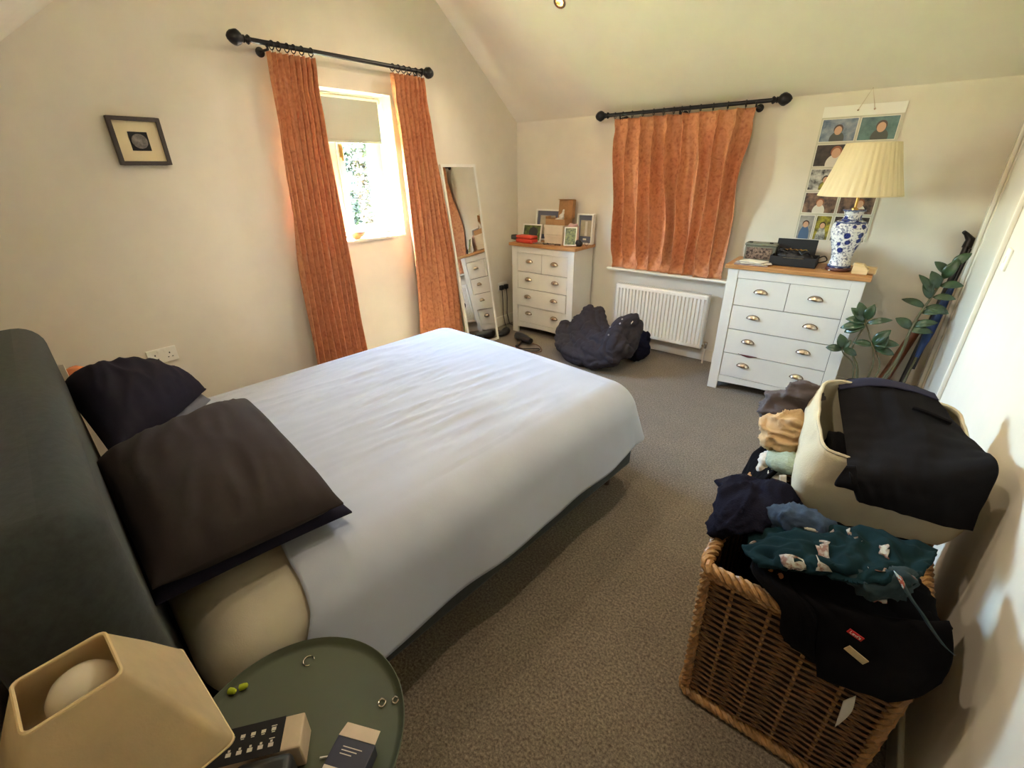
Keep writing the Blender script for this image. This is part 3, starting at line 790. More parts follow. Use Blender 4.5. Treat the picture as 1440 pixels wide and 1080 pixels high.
PX = XA+.10
pole('long black curtain pole with egg finials above the bright window', (PX, 1.475, 2.232), (PX, 2.715, 2.232), (1, 0, 0), [(y-1.475)/1.24 for y in (1.60, 1.64, 1.69, 1.73, 1.78, 1.84, 2.45, 2.50, 2.55, 2.60, 2.66, 2.71)], (.08, .965), .10)
curtain('curtain', 'long terracotta curtain drawn back on the framed-picture side of the bright window', (1.565, 1.86), (1.45, 1.90), 2.192, .02, (0, PX, 1), 9, M['curtain'], .050, seed=2, mid=(-.01, -.03), scallop=True)
curtain('curtain', 'long terracotta curtain drawn back on the mirror side of the bright window', (2.425, 2.745), (2.42, 2.96), 2.192, .02, (0, PX, 1), 8, M['curtain'], .050, seed=5, mid=(.03, 0), scallop=True)
PY = YB-.11
zr = 1.957
pole('black curtain pole with egg finials tucked under the sloping ceiling above the radiator', (-2.115, PY, zr), (-.885, PY, zr), (0, -1, 0), [(x+2.115)/1.23 for x in (-2.05, -1.98, -1.90, -1.81, -1.72, -1.64, -1.56, -1.50, -1.44, -1.36, -1.27, -1.17, -1.05)], (.09, .49, .92), .11)
curtain('curtain', 'short terracotta curtain closed over the sill on the cardboard-box side of the radiator window', (-2.05, -1.508), (-1.99, -1.455), 1.925, .738, (1, PY, -1), 5, M['curtain_lined'], .070, seed=9, mid=(-.02, .02), hem_crumple=.04, drift=.05)
curtain('curtain', 'short terracotta curtain closed over the sill on the pleated-lamp side of the radiator window', (-1.50, -.99), (-1.45, -1.03), 1.925, .738, (1, PY-.012, -1), 4, M['curtain_lined'], .072, seed=13, mid=(.01, -.01), hem_crumple=.04, drift=.045)
t = thing('roller_blind', 'cream roller blind pulled partway down in the window recess', 'blind', (FX+.05, 2.07, 2.0))
MB().tube([(FX+.045, W1[0]+.012, 2.035), (FX+.045, W1[1]-.012, 2.035)], .018, 16).build('roller', M['white'], t, smooth=True)
o = MB().box((FX+.062, W1[0]+.025, 1.775), (FX+.0632, W1[1]-.03, 2.035)).build('fabric', M['blind'], t)
MB().box((FX+.058, W1[0]+.025, 1.757), (FX+.067, W1[1]-.03, 1.777)).build('bottom_bar', M['blind'], t, bevel=.003)
# carved wooden bowl on the sill
c = at(509, 331, 'z', W1[3]*0+1.102); c.x = XA-.05; c.y = 2.06
M['bowlwood'] = wood_mat('bowl_wood', (172, 120, 72), (206, 158, 104), (10, 4, 10))
pts = []
for i in range(9):
    r_ = i/8; row = []
    for k in range(36):
        a = 2*PI*k/36; ex_ = 1+.35*abs(math.cos(a))**6
        row.append(Vector((c.x+.055*r_*math.sin(a), c.y+.135*r_*math.cos(a)*ex_*.75, 1.104+.05*r_**2.2+.02*r_*abs(math.cos(a))**4)))
    pts.append(row)
o = MB().grid(pts, wrap=True).build('wooden_bowl', M['bowlwood'], smooth=True, solid=.006)
tag(o, 'shallow boat-shaped wooden bowl on the sunny sill', 'bowl')

# ------------------------------------------------------------------ small framed picture
M['frame_dark'] = mat('dark_brown_frame', (66, 54, 50), .5, var=(30, .15))
M['mount'] = mat('cream_mount', (226, 208, 170), .85)
M['coin'] = mat('grey_relief_disc', (140, 132, 126), .5, .3, var=(60, .35), bump=(60, .6, .003))
P = [at(148, 162.5, 'x', XA+.03), at(223.5, 165.5, 'x', XA+.03), at(242.5, 232, 'x', XA+.03), at(170, 232, 'x', XA+.03)]
ya, yb = (P[0].y+P[3].y)/2, (P[1].y+P[2].y)/2; za, zb = (P[2].z+P[3].z)/2, (P[0].z+P[1].z)/2
t = thing('picture_frame', 'small square dark framed picture hung alone on the window wall', 'picture', (XA, (ya+yb)/2, (za+zb)/2))
fr = .018
b = MB(); X0, X1 = XA+.004, XA+.032
b.box((X0, ya, za), (X1, ya+fr, zb)); b.box((X0, yb-fr, za), (X1, yb, zb)); b.box((X0, ya+fr, za), (X1, yb-fr, za+fr)); b.box((X0, ya+fr, zb-fr), (X1, yb-fr, zb))
b.build('frame', M['frame_dark'], t, bevel=.002)
MB().box((X0, ya+fr, za+fr), (XA+.018, yb-fr, zb-fr)).build('mount', M['mount'], t)
yc, zc = (ya+yb)/2, (za+zb)/2
MB().box((XA+.018, yc-.041, zc-.043), (XA+.0195, yc+.041, zc+.043)).build('dark_square', M['matt_black'], t)
MB().lathe([(0, .0), (.034, 0), (.034, .003), (.03, .0045), (.0, .0045)], (XA+.0195, yc, zc), 32, axis='x').build('disc', M['coin'], t, smooth=True)

# ------------------------------------------------------------------ leaning mirror
MH, MW = 1.625, .41
ang = R(8.3)
foot = Vector((-2.90, 3.10, 0.006))
t = thing('leaning_mirror', 'tall narrow white framed mirror leaning against the window wall', 'mirror', foot)
sv = Vector((math.sin(R(2.2)), math.cos(R(2.2)), 0)); upv = Vector((-math.sin(ang)*math.cos(R(2.2)), math.sin(ang)*math.sin(R(2.2)), math.cos(ang))); nv_ = sv.cross(upv).normalized()
if nv_.x < 0: nv_ = -nv_
def mq(b, s0, h0, n0, s1, h1, n1):
    F = lambda s, h, n: foot+sv*s+upv*h+nv_*n
    return b.hexa([F(s0,h0,n0), F(s1,h0,n0), F(s1,h1,n0), F(s0,h1,n0), F(s0,h0,n1), F(s1,h0,n1), F(s1,h1,n1), F(s0,h1,n1)])
fw_ = .022; b = MB(); h = MW/2
mq(b, -h, 0, -.018, -h+fw_, MH, .004); mq(b, h-fw_, 0, -.018, h, MH, .004); mq(b, -h+fw_, 0, -.018, h-fw_, fw_, .004); mq(b, -h+fw_, MH-fw_, -.018, h-fw_, MH, .004)
b.build('frame', M['white_furn'], t, bevel=.002)
mq(MB(), -h+fw_, fw_, -.006, h-fw_, MH-fw_, -.002).build('mirror_glass', M['mirror'], t)
mq(MB(), -h+fw_, fw_, -.016, h-fw_, MH-fw_, -.008).build('backing_board', M['gap'], t)

# ------------------------------------------------------------------ chests of drawers
def cup_handle(parent, c, s=1.0):
    """half-dome cup pull on a front facing -y (local coords)"""
    pts = []; W_, H_, D_ = .040*s, .026*s, .022*s
    for i in range(7):
        th = PI/2*i/6; row = []
        for k in range(17):
            a = PI*k/16
            row.append(Vector((c[0]+W_*math.cos(a)*math.sin(th) if True else 0, c[1]-D_*math.cos(th)-.001, c[2]+H_*math.sin(a)*math.sin(th))))
        pts.append(row)
    b = MB(); b.grid(pts)
    b.tube([Vector((c[0]+W_*1.05*math.cos(PI*k/16), c[1]-.0015, c[2]+H_*1.07*math.sin(PI*k/16))) for k in range(17)], .0022, 6)
    b.tube([Vector((c[0]-W_, c[1]-.002, c[2])), Vector((c[0], c[1]-D_, c[2]-.001)), Vector((c[0]+W_, c[1]-.002, c[2]))], .0018, 6)
    return b.build('handle', M['nickel'], parent, smooth=True, world=False, solid=.0015, angle=60)
def chest(label, loc, rz, W_, H_, D_, pulls=()):
    t = thing('chest_of_drawers', label, 'chest of drawers', loc, rz)
    st, tr, tt = .068, .062, .028
    body = H_-tt
    def P(name, m, lo, hi, bv=.002, par=t): return MB().box(lo, hi).build(name, m, par, bevel=bv, world=False)
    P('oak_top', M['oak'], (-.022, -.024, body), (W_+.022, D_+.004, H_), .004)
    for x0 in (0, W_-st): P('front_post', M['white_furn'], (x0, 0, 0), (x0+st, .03, body))
    for x0 in (0, W_-.018): P('side_panel', M['white_furn'], (x0, .03, .055), (x0+.018, D_, body))
    for x0 in (0, W_-.03): P('back_leg', M['white_furn'], (x0, D_-.03, 0), (x0+.03, D_, .055))
    P('top_rail', M['white_furn'], (st, .002, body-tr), (W_-st, .03, body), .001)
    b = MB(); n = 14; x0, x1 = st, W_-st; lowz, hz = .062, .118
    top = [(x0, hz), (x1, hz)]; curve = [(x1-(x1-x0)*k/n, lowz+.012*math.sin(PI*k/n)) for k in range(n+1)]
    b.prism([(x0, hz)]+[(x, z) for x, z in reversed(curve)]+[(x1, hz)], 'y', .004, .03); b.build('bottom_rail', M['white_furn'], t, world=False)
    P('carcass', M['gap'], (.018, .024, .09), (W_-.018, D_-.004, body-.002), 0)
    MB().box((.018, D_-.006, .055), (W_-.018, D_-.001, body)).build('back_panel', M['gap'], t, world=False)
    g = .0028; zlo, zhi = .118, body-tr; rows = 4; hh = (zhi-zlo)/rows
    k = 0
    for r_ in range(rows):
        z0, z1 = zlo+r_*hh+g, zlo+(r_+1)*hh-g
        if r_ == rows-1: z0 -= .008
        if r_ == rows-2: z1 -= .008
        xs = [(st+g, W_/2-g*.6), (W_/2+g*.6, W_-st-g)] if r_ == rows-1 else [(st+g, W_-st-g)]
        for xa, xb in xs:
            out = dict(pulls).get(r_, 0)
            d = P('drawer', M['white_furn'], (xa, .004-out, z0), (xb, .022-out*.5, z1), .0015)
            hs = [(xa+xb)/2] if len(xs) == 2 else [xa+(xb-xa)*.23, xa+(xb-xa)*.77]
            for hx in hs: cup_handle(d, (hx, .004-out, (z0+z1)/2+.006), 1.0)
    return t
CH1 = Vector((-2.958, 3.618, 0)); C1W, C1H, C1D = .728, .915, .335
CH2 = Vector((-.862, 3.452, 0)); C2W, C2H, C2D = .785, .945, .36
chest('white chest of drawers with oak top in the room corner by the mirror', CH1, 0, C1W, C1H, C1D, ((1, .014),))
chest('white chest of drawers with oak top carrying the pleated lamp', CH2, R(1.5), C2W, C2H, C2D)

# things on the corner chest -------------------------------------------------
T1 = C1H+.001
def oriented(c, rz, tilt=0):
    return Matrix.Translation(c) @ Matrix.Rotation(rz, 4, 'Z') @ Matrix.Rotation(tilt, 4, 'X')
def picframe(name, label, c, rz, tilt, w_, h_, d_, fr, inner, fm=None, cat='photo frame'):
    """standing frame; local x right, z up, front = -y"""
    t = thing(name, label, cat, c)
    Mx = oriented(Vector(c), rz, tilt); fm = fm or M['white']
    b = MB()
    b.box((-w_/2, 0, 0), (-w_/2+fr, d_, h_), Mx); b.box((w_/2-fr, 0, 0), (w_/2, d_, h_), Mx); b.box((-w_/2+fr, 0, 0), (w_/2-fr, d_, fr), Mx); b.box((-w_/2+fr, 0, h_-fr), (w_/2-fr, d_, h_), Mx)
    b.build('frame', fm, t, bevel=.0015)
    MB().box((-w_/2+fr, d_*.5, fr), (w_/2-fr, d_, h_-fr), Mx).build('backing', M['gap'], t)
    for i, (nm, m, x0, z0, x1, z1) in enumerate(inner):
        y = d_*.5-.0006*(i+1)
        MB().box((-w_/2+fr+x0*(w_-2*fr), y, fr+z0*(h_-2*fr)), (-w_/2+fr+x1*(w_-2*fr), d_*.5, fr+z1*(h_-2*fr)), Mx).build(nm, m, t)
    return t
M['bluemount'] = mat('slate_blue_mount', (104, 106, 122), .8)
M['sketch'] = mat('pale_sketch', (200, 186, 158), .8, var=(9, .12))
M['greenpic'] = mat('green_photo', (120, 138, 70), .35, var=(28, .5), col2=(50, 62, 40))
M['rosepic'] = mat('meadow_photo', (128, 142, 80), .3, col2=(60, 74, 44), var=(60, .5))
M['tyre'] = mat('dark_tyre', (46, 42, 42), .5)
picframe('picture_frame', 'white frame with slate blue mount leaning behind the red box', (-2.75, 3.90, T1), R(4), R(-9), .27, .295, .02, .016, [('mount', M['bluemount'], 0, 0, 1, 1), ('print', M['sketch'], .14, .16, .86, .84)])
t = picframe('framed_photo', 'small white frame with a dark wheel photo beside the red box', (-2.835, 3.765, T1), R(6), R(-14), .215, .165, .014, .012, [('photo', M['greenpic'], 0, 0, 1, 1)])
Mx = oriented(Vector((-2.835, 3.765, T1)), R(6), R(-14))
b = MB(); b.lathe([(.032, -.001), (.05, -.0012), (.05, .0), (.032, .0)], (0, 0, 0), 28, axis='y', M=None); b.v = [Mx @ (v+Vector((.014, .005, .088))) for v in b.v]; b.build('wheel', M['tyre'], t)
M['red'] = mat('red_tin', (206, 66, 48), .45, var=(10, .08))
t = thing('red_case', 'low red rounded case on the corner chest', 'case', (-2.815, 3.675, T1), R(-6))
b = MB(); b.box((-.105, -.05, 0), (.105, .05, .038)); b.build('base', M['red'], t, bevel=.01, world=False, smooth=True)
b = MB(); b.box((-.105, -.05, .04), (.105, .05, .068)); b.build('lid', M['red'], t, bevel=.012, world=False, smooth=True)
# black hair tongs sticking out past the edge
t = thing('hair_straightener', 'black hair straightener poking past the oak top by the mirror', 'hair tool', (-2.98, 3.80, T1+.02))
MB().tube([(-3.06, 3.74, T1+.030), (-3.02, 3.76, T1+.028), (-2.97, 3.79, T1+.022), (-2.93, 3.815, T1+.02)], [.022, .028, .016, .012], 12).build('head', M['black'], t, smooth=True)
MB().tube([(-2.93, 3.815, T1+.018), (-2.86, 3.86, T1+.014), (-2.80, 3.885, T1+.012)], [.013, .014, .01], 12).build('grip', M['white'], t, smooth=True)
# stacked white boxes with an open cardboard box on top
M['boxwhite'] = mat('cream_box_card', (222, 208, 184), .7, var=(10, .04))
bx0 = Vector((-2.535, 3.805, T1))
zc = T1
for i, (w_, d_, h_, lab) in enumerate(((.21, .17, .085, 'cream card box at the bottom of the stack on the corner chest'), (.215, .172, .085, 'cream lidded card box in the middle of the stack under the open brown box'))):
    t = thing('storage_box', lab, 'box', (bx0.x, bx0.y, zc))
    MB().box((bx0.x-w_/2+.003, bx0.y-d_/2+.003, zc), (bx0.x+w_/2-.003, bx0.y+d_/2-.003, zc+h_-.003)).build('body', M['boxwhite'], t, bevel=.001)
    MB().box((bx0.x-w_/2, bx0.y-d_/2, zc+h_-.022), (bx0.x+w_/2, bx0.y+d_/2, zc+h_)).build('lid', M['boxwhite'], t, bevel=.0015)
    zc += h_+.001
t = thing('cardboard_box', 'open brown cardboard box with its lid up on the box stack', 'box', (bx0.x+.005, bx0.y, zc), R(4))
w_, d_, h_ = .205, .15, .052; tk = .003
b = MB(); b.box((-w_/2, -d_/2, 0), (w_/2, d_/2, tk)); b.box((-w_/2, -d_/2, tk), (w_/2, -d_/2+tk, h_)); b.box((-w_/2, d_/2-tk, tk), (w_/2, d_/2, h_)); b.box((-w_/2, -d_/2+tk, tk), (-w_/2+tk, d_/2-tk, h_)); b.box((w_/2-tk, -d_/2+tk, tk), (w_/2, d_/2-tk, h_))
b.build('tray', M['card'], t, world=False)
Ml = Matrix.Translation((0.02, d_/2-.002, h_)) @ Matrix.Rotation(R(-8), 4, 'X')
b = MB(); b.box((-w_/2+.03, 0, 0), (w_/2, tk, .165), Ml); b.box((w_/2-tk, -.055, 0), (w_/2, 0, .155), Ml); b.box((-w_/2+.03, -.03, .162), (w_/2, 0, .165), Ml)
b.build('lid', M['card'], t, world=False)
MB().box((-w_/2-.001, -.05, h_-.01), (-w_/2+.001, .05, h_+.042), Matrix.Rotation(R(-12), 4, 'Y')).build('side_flap', M['card'], t, world=False)
tb = Vector((bx0.x+.012, bx0.y-.01, zc+.03))
o = blob('tissue_paper', [(tb, (.05, .035, .03)), (tb+Vector((.028, 0, .035)), (.026, .022, .035)), (tb+Vector((.045, 0, .07)), (.014, .012, .03)), (tb+Vector((.05, -.006, .098)), (.012, .012, .012))], M['paper'], voxel=.007, smooth=2, fold=crease(.005, 40))
tag(o, 'scrunched white tissue paper rising from the open cardboard box', 'tissue paper')
M['pink'] = mat('pale_pink_dotted_card', (224, 190, 180), .75, var=(150, .12))
pc = Vector((-2.372, 3.80, T1))
t = thing('gift_bag', 'pale pink gift bag stuffed with pink tissue between boxes and tall frame', 'gift bag', pc)
MB().box((pc.x-.045, pc.y-.045, T1), (pc.x+.045, pc.y+.045, T1+.165)).build('bag', M['pink'], t, bevel=.002)
blob('tissue', [(pc+Z*.165, (.05, .045, .016)), (pc+Vector((.03, 0, .175)), (.025, .03, .014)), (pc+Vector((-.025, .01, .175)), (.022, .025, .016))], mat('mauve_tissue', (206, 168, 164), .8), t, voxel=.008, smooth=2, fold=crease(.007, 40))
picframe('box_frame', 'deep white box frame standing at the curtain end of the corner chest', (-2.292, 3.868, T1), R(4), R(-4), .165, .27, .055, .012, [('mount', M['bluemount'], 0, 0, 1, 1), ('print', M['sketch'], .13, .24, .9, .82), ('pale_strip', M['paper'], .46, .26, .62, .78), ('small_badge', M['paper'], .36, .1, .6, .16)])
picframe('framed_photo', 'small white frame with a green meadow photo tilted at the chest edge', (-2.325, 3.685, T1+.006), R(24), R(-16), .115, .165, .014, .009, [('photo', M['rosepic'], 0, 0, 1, 1)])
c = Vector((-2.262, 3.73, T1+.03))
o = blob('black_pouch', [(c, (.03, .028, .032)), (c+Vector((.012, .01, -.01)), (.03, .03, .024))], M['black'], voxel=.009, fold=crease(.004, 30), zmin=T1)
tag(o, 'small black pouch between the two white frames', 'pouch')
M['beads'] = mat('grey_bead', (120, 110, 100), .35, .2)
rnd = random.Random(3)
necks = []
for i in range(5):
    cx, cy = -2.70+i*.062, 3.675+rnd.uniform(-.012, .012)
    b = MB(); p0 = [(cx+.034*math.cos(x)*(1+.3*math.sin(2*x+i)), cy+.022*math.sin(x)*(1+.3*math.cos(3*x)), T1+.006) for x in [k*2*PI/22 for k in range(22)]]
    for p in p0: b.ellipsoid(p, (.0055, .0055, .0055), None, 8, 5)
    o = b.build('bead_necklace', [M['beads'], M['silver'], M['tyre'], M['beads'], M['bark']][i], smooth=True)
    tag(o, ['dull grey bead necklace tangled before the cream box stack', 'bright silver bead necklace before the cream box stack', 'black bead necklace before the pink gift bag', 'grey bead necklace curled below the tilted meadow photo', 'brown bead necklace at the foot of the tilted meadow photo'][i], 'necklace', 'necklaces on the corner chest')
o = MB().tube([(-2.215+.018*math.cos(x), 3.80+.004*math.sin(x), T1+.0195+.018*math.sin(x)) for x in [k*2*PI/20 for k in range(20)]], .0022, 6, closed=True).build('bangle', M['bark'], smooth=True)
tag(o, 'thin dark bangle standing at the end of the corner chest', 'jewellery')

# corner by the mirror: socket, plugs, cables, hair dryer -----------------------
sk = at(706, 402, 'x', XA); sk.x = XA
socket('wall_socket', (XA, sk.y, sk.z), (1, 0, 0), 'double socket with two black plugs beside the leaning mirror')
for i, dy in enumerate((-.038, .036)):
    c = Vector((XA+.012, sk.y+dy, sk.z-.01))
    t = thing('plug', 'black plug with a hanging cable in the corner socket', 'plug', c, group='black plugs in the corner socket')
    MB().box((c.x-.002, c.y-.024, c.z-.024), (c.x+.03, c.y+.024, c.z+.026)).build('plug_body', M['black'], t, bevel=.006, smooth=True)
    MB().tube([c+Vector((.02, 0, -.02)), c+Vector((.024, .004, -.12)), c+Vector((.02, .012-i*.01, -.3)), Vector((XA+.05, c.y+.02, .012)), Vector((XA+.16, c.y-.06+.05*i, .008))], .0042, 8).build('cable', M['black'], t, smooth=True)
t = thing('radiator_pipe', 'pair of bare white pipes rising from the carpet in the corner', 'pipe', (-3.05, 3.80, 0))
for x, y in ((-3.075, 3.80), (-3.03, 3.83)):
    MB().tube([(x, y, 0), (x, y, .16), (x+.01, y+.03, .28), (x+.015, y+.03, .40)], .011, 10).build('pipe', M['satin'], t, smooth=True)
M['rust'] = mat('rust_leather', (120, 78, 58), .7, var=(14, .15))
c = Vector((-3.0, 3.80, .46))
o = blob('hanging_bag', [(c, (.03, .05, .07)), (c+Vector((0, 0, -.06)), (.034, .055, .05))], M['rust'], voxel=.014, fold=crease(.006, 20))
tag(o, 'brown leather bag hanging beside the corner chest', 'bag')
o = MB().tube([(-2.975, 3.745, .50), (-2.975, 3.75, .56), (-2.968, 3.77, .62)], [.016, .015, .01], 10).build('white_tag', M['paper'], smooth=True)
tag(o, 'rolled white paper tucked beside the corner chest', 'paper')
hd = at(735, 475, 'z', .05)
t = thing('hair_dryer', 'black hair dryer lying on the carpet before the corner chest', 'hair dryer', (hd.x, hd.y, 0))
d0 = Vector((.96, -.25, 0)).normalized()
MB().tube([hd-d0*.10, hd-d0*.09, hd-d0*.02, hd+d0*.05, hd+d0*.12, hd+d0*.13], [.03, .04, .046, .04, .032, .028], 18).build('barrel', M['black'], t, smooth=True)
MB().tube([hd-d0*.02-Z*.02, hd+Vector((.03, -.09, -.025)), hd+Vector((.05, -.16, -.03))], [.02, .018, .015], 12).build('grip', M['black'], t, smooth=True)
cb = [hd+Vector((.05, -.16, -.035)), hd+Vector((.12, -.15, -.042)), hd+Vector((.24, -.06, -.043)), hd+Vector((.26, -.12, -.043)), hd+Vector((.14, -.19, -.043)), hd+Vector((.02, -.21, -.042)), hd+Vector((.10, -.27, -.043))]
MB().tube([catmull(cb, k/50) for k in range(51)], .0045, 8).build('cable', M['black'], t, smooth=True)
cb = [hd+Vector(p) for p in ((.10, .02, -.043), (.2, .0, -.040), (.3, -.1, -.043), (.22, -.2, -.043), (.05, -.17, -.043), (.12, -.3, -.043))]
o = MB().tube([catmull(cb, k/50) for k in range(51)], .0036, 8).build('brown_cable', M['rust'], smooth=True); tag(o, 'thin brown cable looped on the carpet by the hair dryer', 'cable')
c = Vector((-2.93, 3.42, .03))
o = blob('dark_shoe', [(c, (.05, .11, .03)), (c+Vector((0, .05, .02)), (.04, .05, .035))], M['black'], voxel=.014, zmin=.001)
tag(o, 'small dark slipper on the carpet beside the mirror foot', 'slipper')
c = at(704, 468, 'z', .03)
o = blob('toiletry_bag', [(c, (.06, .05, .03)), (c+Vector((.03, .03, .0)), (.04, .05, .03))], mat('plum_print', (92, 60, 74), .7, var=(60, .4), col2=(40, 34, 44)), voxel=.014, fold=crease(.006, 18), zmin=.001)
tag(o, 'plum patterned toiletry bag beside the mirror foot', 'bag')

# ------------------------------------------------------------------ radiator
RX0, RX1, RZ0, RZ1, RY = -1.915, -1.078, .128, .60, YB-.115
t = thing('radiator', 'white ribbed panel radiator under the curtained window', 'radiator', ((RX0+RX1)/2, RY, RZ0))
ncol = 25; prof = []
pw = (RX1-RX0-.03)/ncol
for z in (RZ0+.012, RZ0+.035, RZ0+.05, RZ1-.05, RZ1-.035, RZ1-.012):
    k = 1 if RZ0+.045 < z < RZ1-.045 else 0
    row = [Vector((RX0, RY+.006, z)), Vector((RX0+.012, RY+.001, z))]
    for i in range(ncol):
        x = RX0+.015+i*pw
        for fr_, dy in ((.0, 0), (.52, 0), (.62, .020*k), (.90, .020*k)): row.append(Vector((x+fr_*pw, RY+dy, z)))
    row += [Vector((RX1-.012, RY+.001, z)), Vector((RX1, RY+.006, z))]
    prof.append(row)
b = MB(); b.grid(prof)
b.grid([[Vector((p.x, RY+.01, RZ0)) for p in prof[0]], prof[0]]); b.grid([prof[-1], [Vector((p.x, RY+.01, RZ1)) for p in prof[0]]])
b.build('front_panel', M['rad'], t, smooth=True, angle=25, solid=.002)
MB().box((RX0+.006, RY+.062, RZ0+.01), (RX1-.006, RY+.074, RZ1-.012)).build('rear_panel', M['rad'], t, bevel=.003)
for x in (RX0, RX1-.004): MB().box((x, RY+.008, RZ0+.004), (x+.004, RY+.072, RZ1-.002)).build('end_cover', M['rad'], t, bevel=.0015)
b = MB(); b.box((RX0+.004, RY+.008, RZ1-.006), (RX1-.004, RY+.016, RZ1)); b.box((RX0+.004, RY+.064, RZ1-.006), (RX1-.004, RY+.072, RZ1))
for i in range(40):
    x = RX0+.012+i*(RX1-RX0-.026)/39; b.box((x-.003, RY+.016, RZ1-.006), (x+.003, RY+.064, RZ1-.001))
b.build('top_grille', M['rad'], t)
for sx in (RX0+.1, RX1-.1): MB().box((sx-.015, RY+.074, RZ0+.08), (sx+.015, YB-.001, RZ1-.06)).build('wall_bracket', M['rad'], t)
vx = RX1+.03
b = MB(); b.tube([(RX1, RY+.04, RZ0+.03), (vx+.005, RY+.04, RZ0+.03)], .009, 10); b.lathe([(.0, -.02), (.012, -.02), (.014, 0), (.016, .012), (.016, .03), (.013, .036), (0, .037)], (vx, RY+.04, RZ0+.03), 16)
b.build('valve', M['nickel'], t, smooth=True)
MB().tube([(vx, RY+.04, RZ0+.01), (vx-.003, RY+.035, 0)], .0075, 10).build('pipe', M['satin'], t, smooth=True)

# ------------------------------------------------------------------ bundled duvet on the carpet
def dpt(px, py, y): return at(px, py, 'y', y)
dv = []
def strand(*pts):
    P = [Vector((*at(x, y, 'y', yy), r_)) for x, y, yy, r_ in pts]
    for k in range(37):
        q = catmull(P, k/36); dv.append((q.xyz, (q.w, q.w, q.w)))
strand((793, 458, 3.44, .06), (792, 480, 3.34, .08), (804, 497, 3.26, .08), (832, 507, 3.20, .075), (862, 503, 3.22, .075))
strand((813, 452, 3.50, .06), (810, 474, 3.40, .08), (824, 490, 3.28, .085), (850, 497, 3.23, .085), (874, 490, 3.27, .075))
strand((828, 438, 3.60, .065), (826, 458, 3.50, .085), (838, 478, 3.36, .085), (858, 484, 3.28, .08))
strand((842, 440, 3.64, .06), (845, 462, 3.54, .075), (856, 475, 3.42, .08))
strand((890, 448, 3.46, .055), (878, 456, 3.42, .075), (868, 470, 3.33, .085), (864, 488, 3.26, .085))
strand((896, 456, 3.52, .05), (890, 474, 3.44, .075), (880, 492, 3.36, .075))
strand((815, 495, 3.42, .12), (840, 490, 3.45, .14), (868, 488, 3.45, .12))
duv = blob('duvet', dv, M['duvet'], voxel=.011, smooth=3, fold=crease(.013, 9, (1, 1, 1), 4), zmin=.003)
tag(duv, 'dark grey duvet bundled on the carpet against the radiator', 'duvet')
M['button'] = mat('grey_button', (150, 142, 140), .3)
dg = bpy.context.evaluated_depsgraph_get(); dg.update()
def on_mesh(ob, px, py):
    """where the sight line of a photo pixel meets a mesh"""
    d = ((px-720)/FPX*rt - (py-540)/FPX*up + fw).normalized(); mi_ = ob.matrix_basis.inverted()
    ok, loc, nrm, _ = ob.ray_cast(mi_ @ CAM, d)
    return (loc, nrm) if ok else (None, None)
for px, py in ((859, 452), (858, 460), (856, 471), (875, 449), (872, 455)):
    loc, nrm = on_mesh(duv, px, py)
    if loc: MB().lathe([(0, 0), (.008, 0), (.008, .003), (.005, .0045), (0, .0045)], loc, 12, M=Vector((0, 0, 1)).rotation_difference(nrm).to_matrix()).build('button', M['button'], duv, smooth=True)
loc, nrm = on_mesh(duv, 889, 453)
if loc: MB().box((-.004, -.022, 0), (.004, .022, .002), Matrix.Translation(loc) @ Vector((0, 0, 1)).rotation_difference(nrm).to_matrix().to_4x4()).build('care_tag', M['paper'], duv)
fl = blob('fleece_throw', [(at(899, 489, 'y', 3.66), (.10, .09, .10)), (at(893, 497, 'y', 3.60), (.09, .07, .07)), (at(905, 478, 'y', 3.72), (.06, .07, .09))], M['navyknit'], voxel=.012, smooth=2, fold=crease(.014, 16), zmin=.003)
tag(fl, 'fluffy dark navy throw on the carpet under the radiator beside the duvet', 'throw')
# ------------------------------------------------------------------ hanging photo pockets on the low wall
HX0, HX1, HZ0, HZ1 = -.588, -.157, 1.083, 1.90
t = thing('photo_hanging', 'clear plastic photo holder full of snapshots hung behind the pleated lamp', 'photo holder', ((HX0+HX1)/2, YB, HZ0))
M['pocket'] = mat('milky_plastic', (206, 200, 180), .25, var=(6, .04))
MB().box((HX0, YB-.006, HZ0), (HX1, YB-.003, HZ1)).build('sheet', M['pocket'], t)
MB().box((HX0, YB-.010, HZ1-.062), (HX1, YB-.006, HZ1)).build('top_strip', M['white'], t, bevel=.001)
hk = at(1228, 123, 'y', YB-.01)
b = MB(); b.tube([Vector((-.40, YB-.011, HZ1-.03)), hk, Vector((-.315, YB-.011, HZ1-.03))], .0022, 6); b.tube([hk-Z*.004, hk+Z*.014], .0025, 6)
b.build('string', M['kraft'], t)
b = MB()
for x in (-.40, -.315): b.ellipsoid((x, YB-.011, HZ1-.03), (.006, .003, .006), None, 10, 6)
b.build('stud', M['nickel'], t)
skin = mat('print_skin', (206, 160, 128), .35); hairb = mat('print_brown_hair', (74, 54, 42), .35); hairr = mat('print_ginger_hair', (150, 88, 56), .35)
def pm(n, c, c2, s): return mat('print_'+n, c, .3, col2=c2, var=(s, .4))
lake = pm('lake', (150, 160, 172), (70, 92, 118), 16); tealp = pm('teal', (94, 128, 124), (52, 84, 86), 14); darkp = pm('dark', (70, 58, 52), (34, 30, 30), 18)
peng = pm('snow', (204, 200, 192), (40, 40, 42), 26); baby = pm('cot', (150, 118, 98), (48, 44, 46), 22); room = pm('room', (186, 180, 170), (120, 116, 112), 10); yel = pm('yellow', (182, 168, 60), (52, 50, 44), 24)
cl_b = mat('print_blue_coat', (82, 106, 138), .35); cl_d = mat('print_dark_coat', (70, 74, 66), .35); cl_w = mat('print_white_top', (216, 208, 194), .35); cl_k = mat('print_black', (38, 36, 38), .35)
cw = (HX1-HX0-.02)/2; zt0 = HZ1-.07; rh = (zt0-HZ0-.01)/5
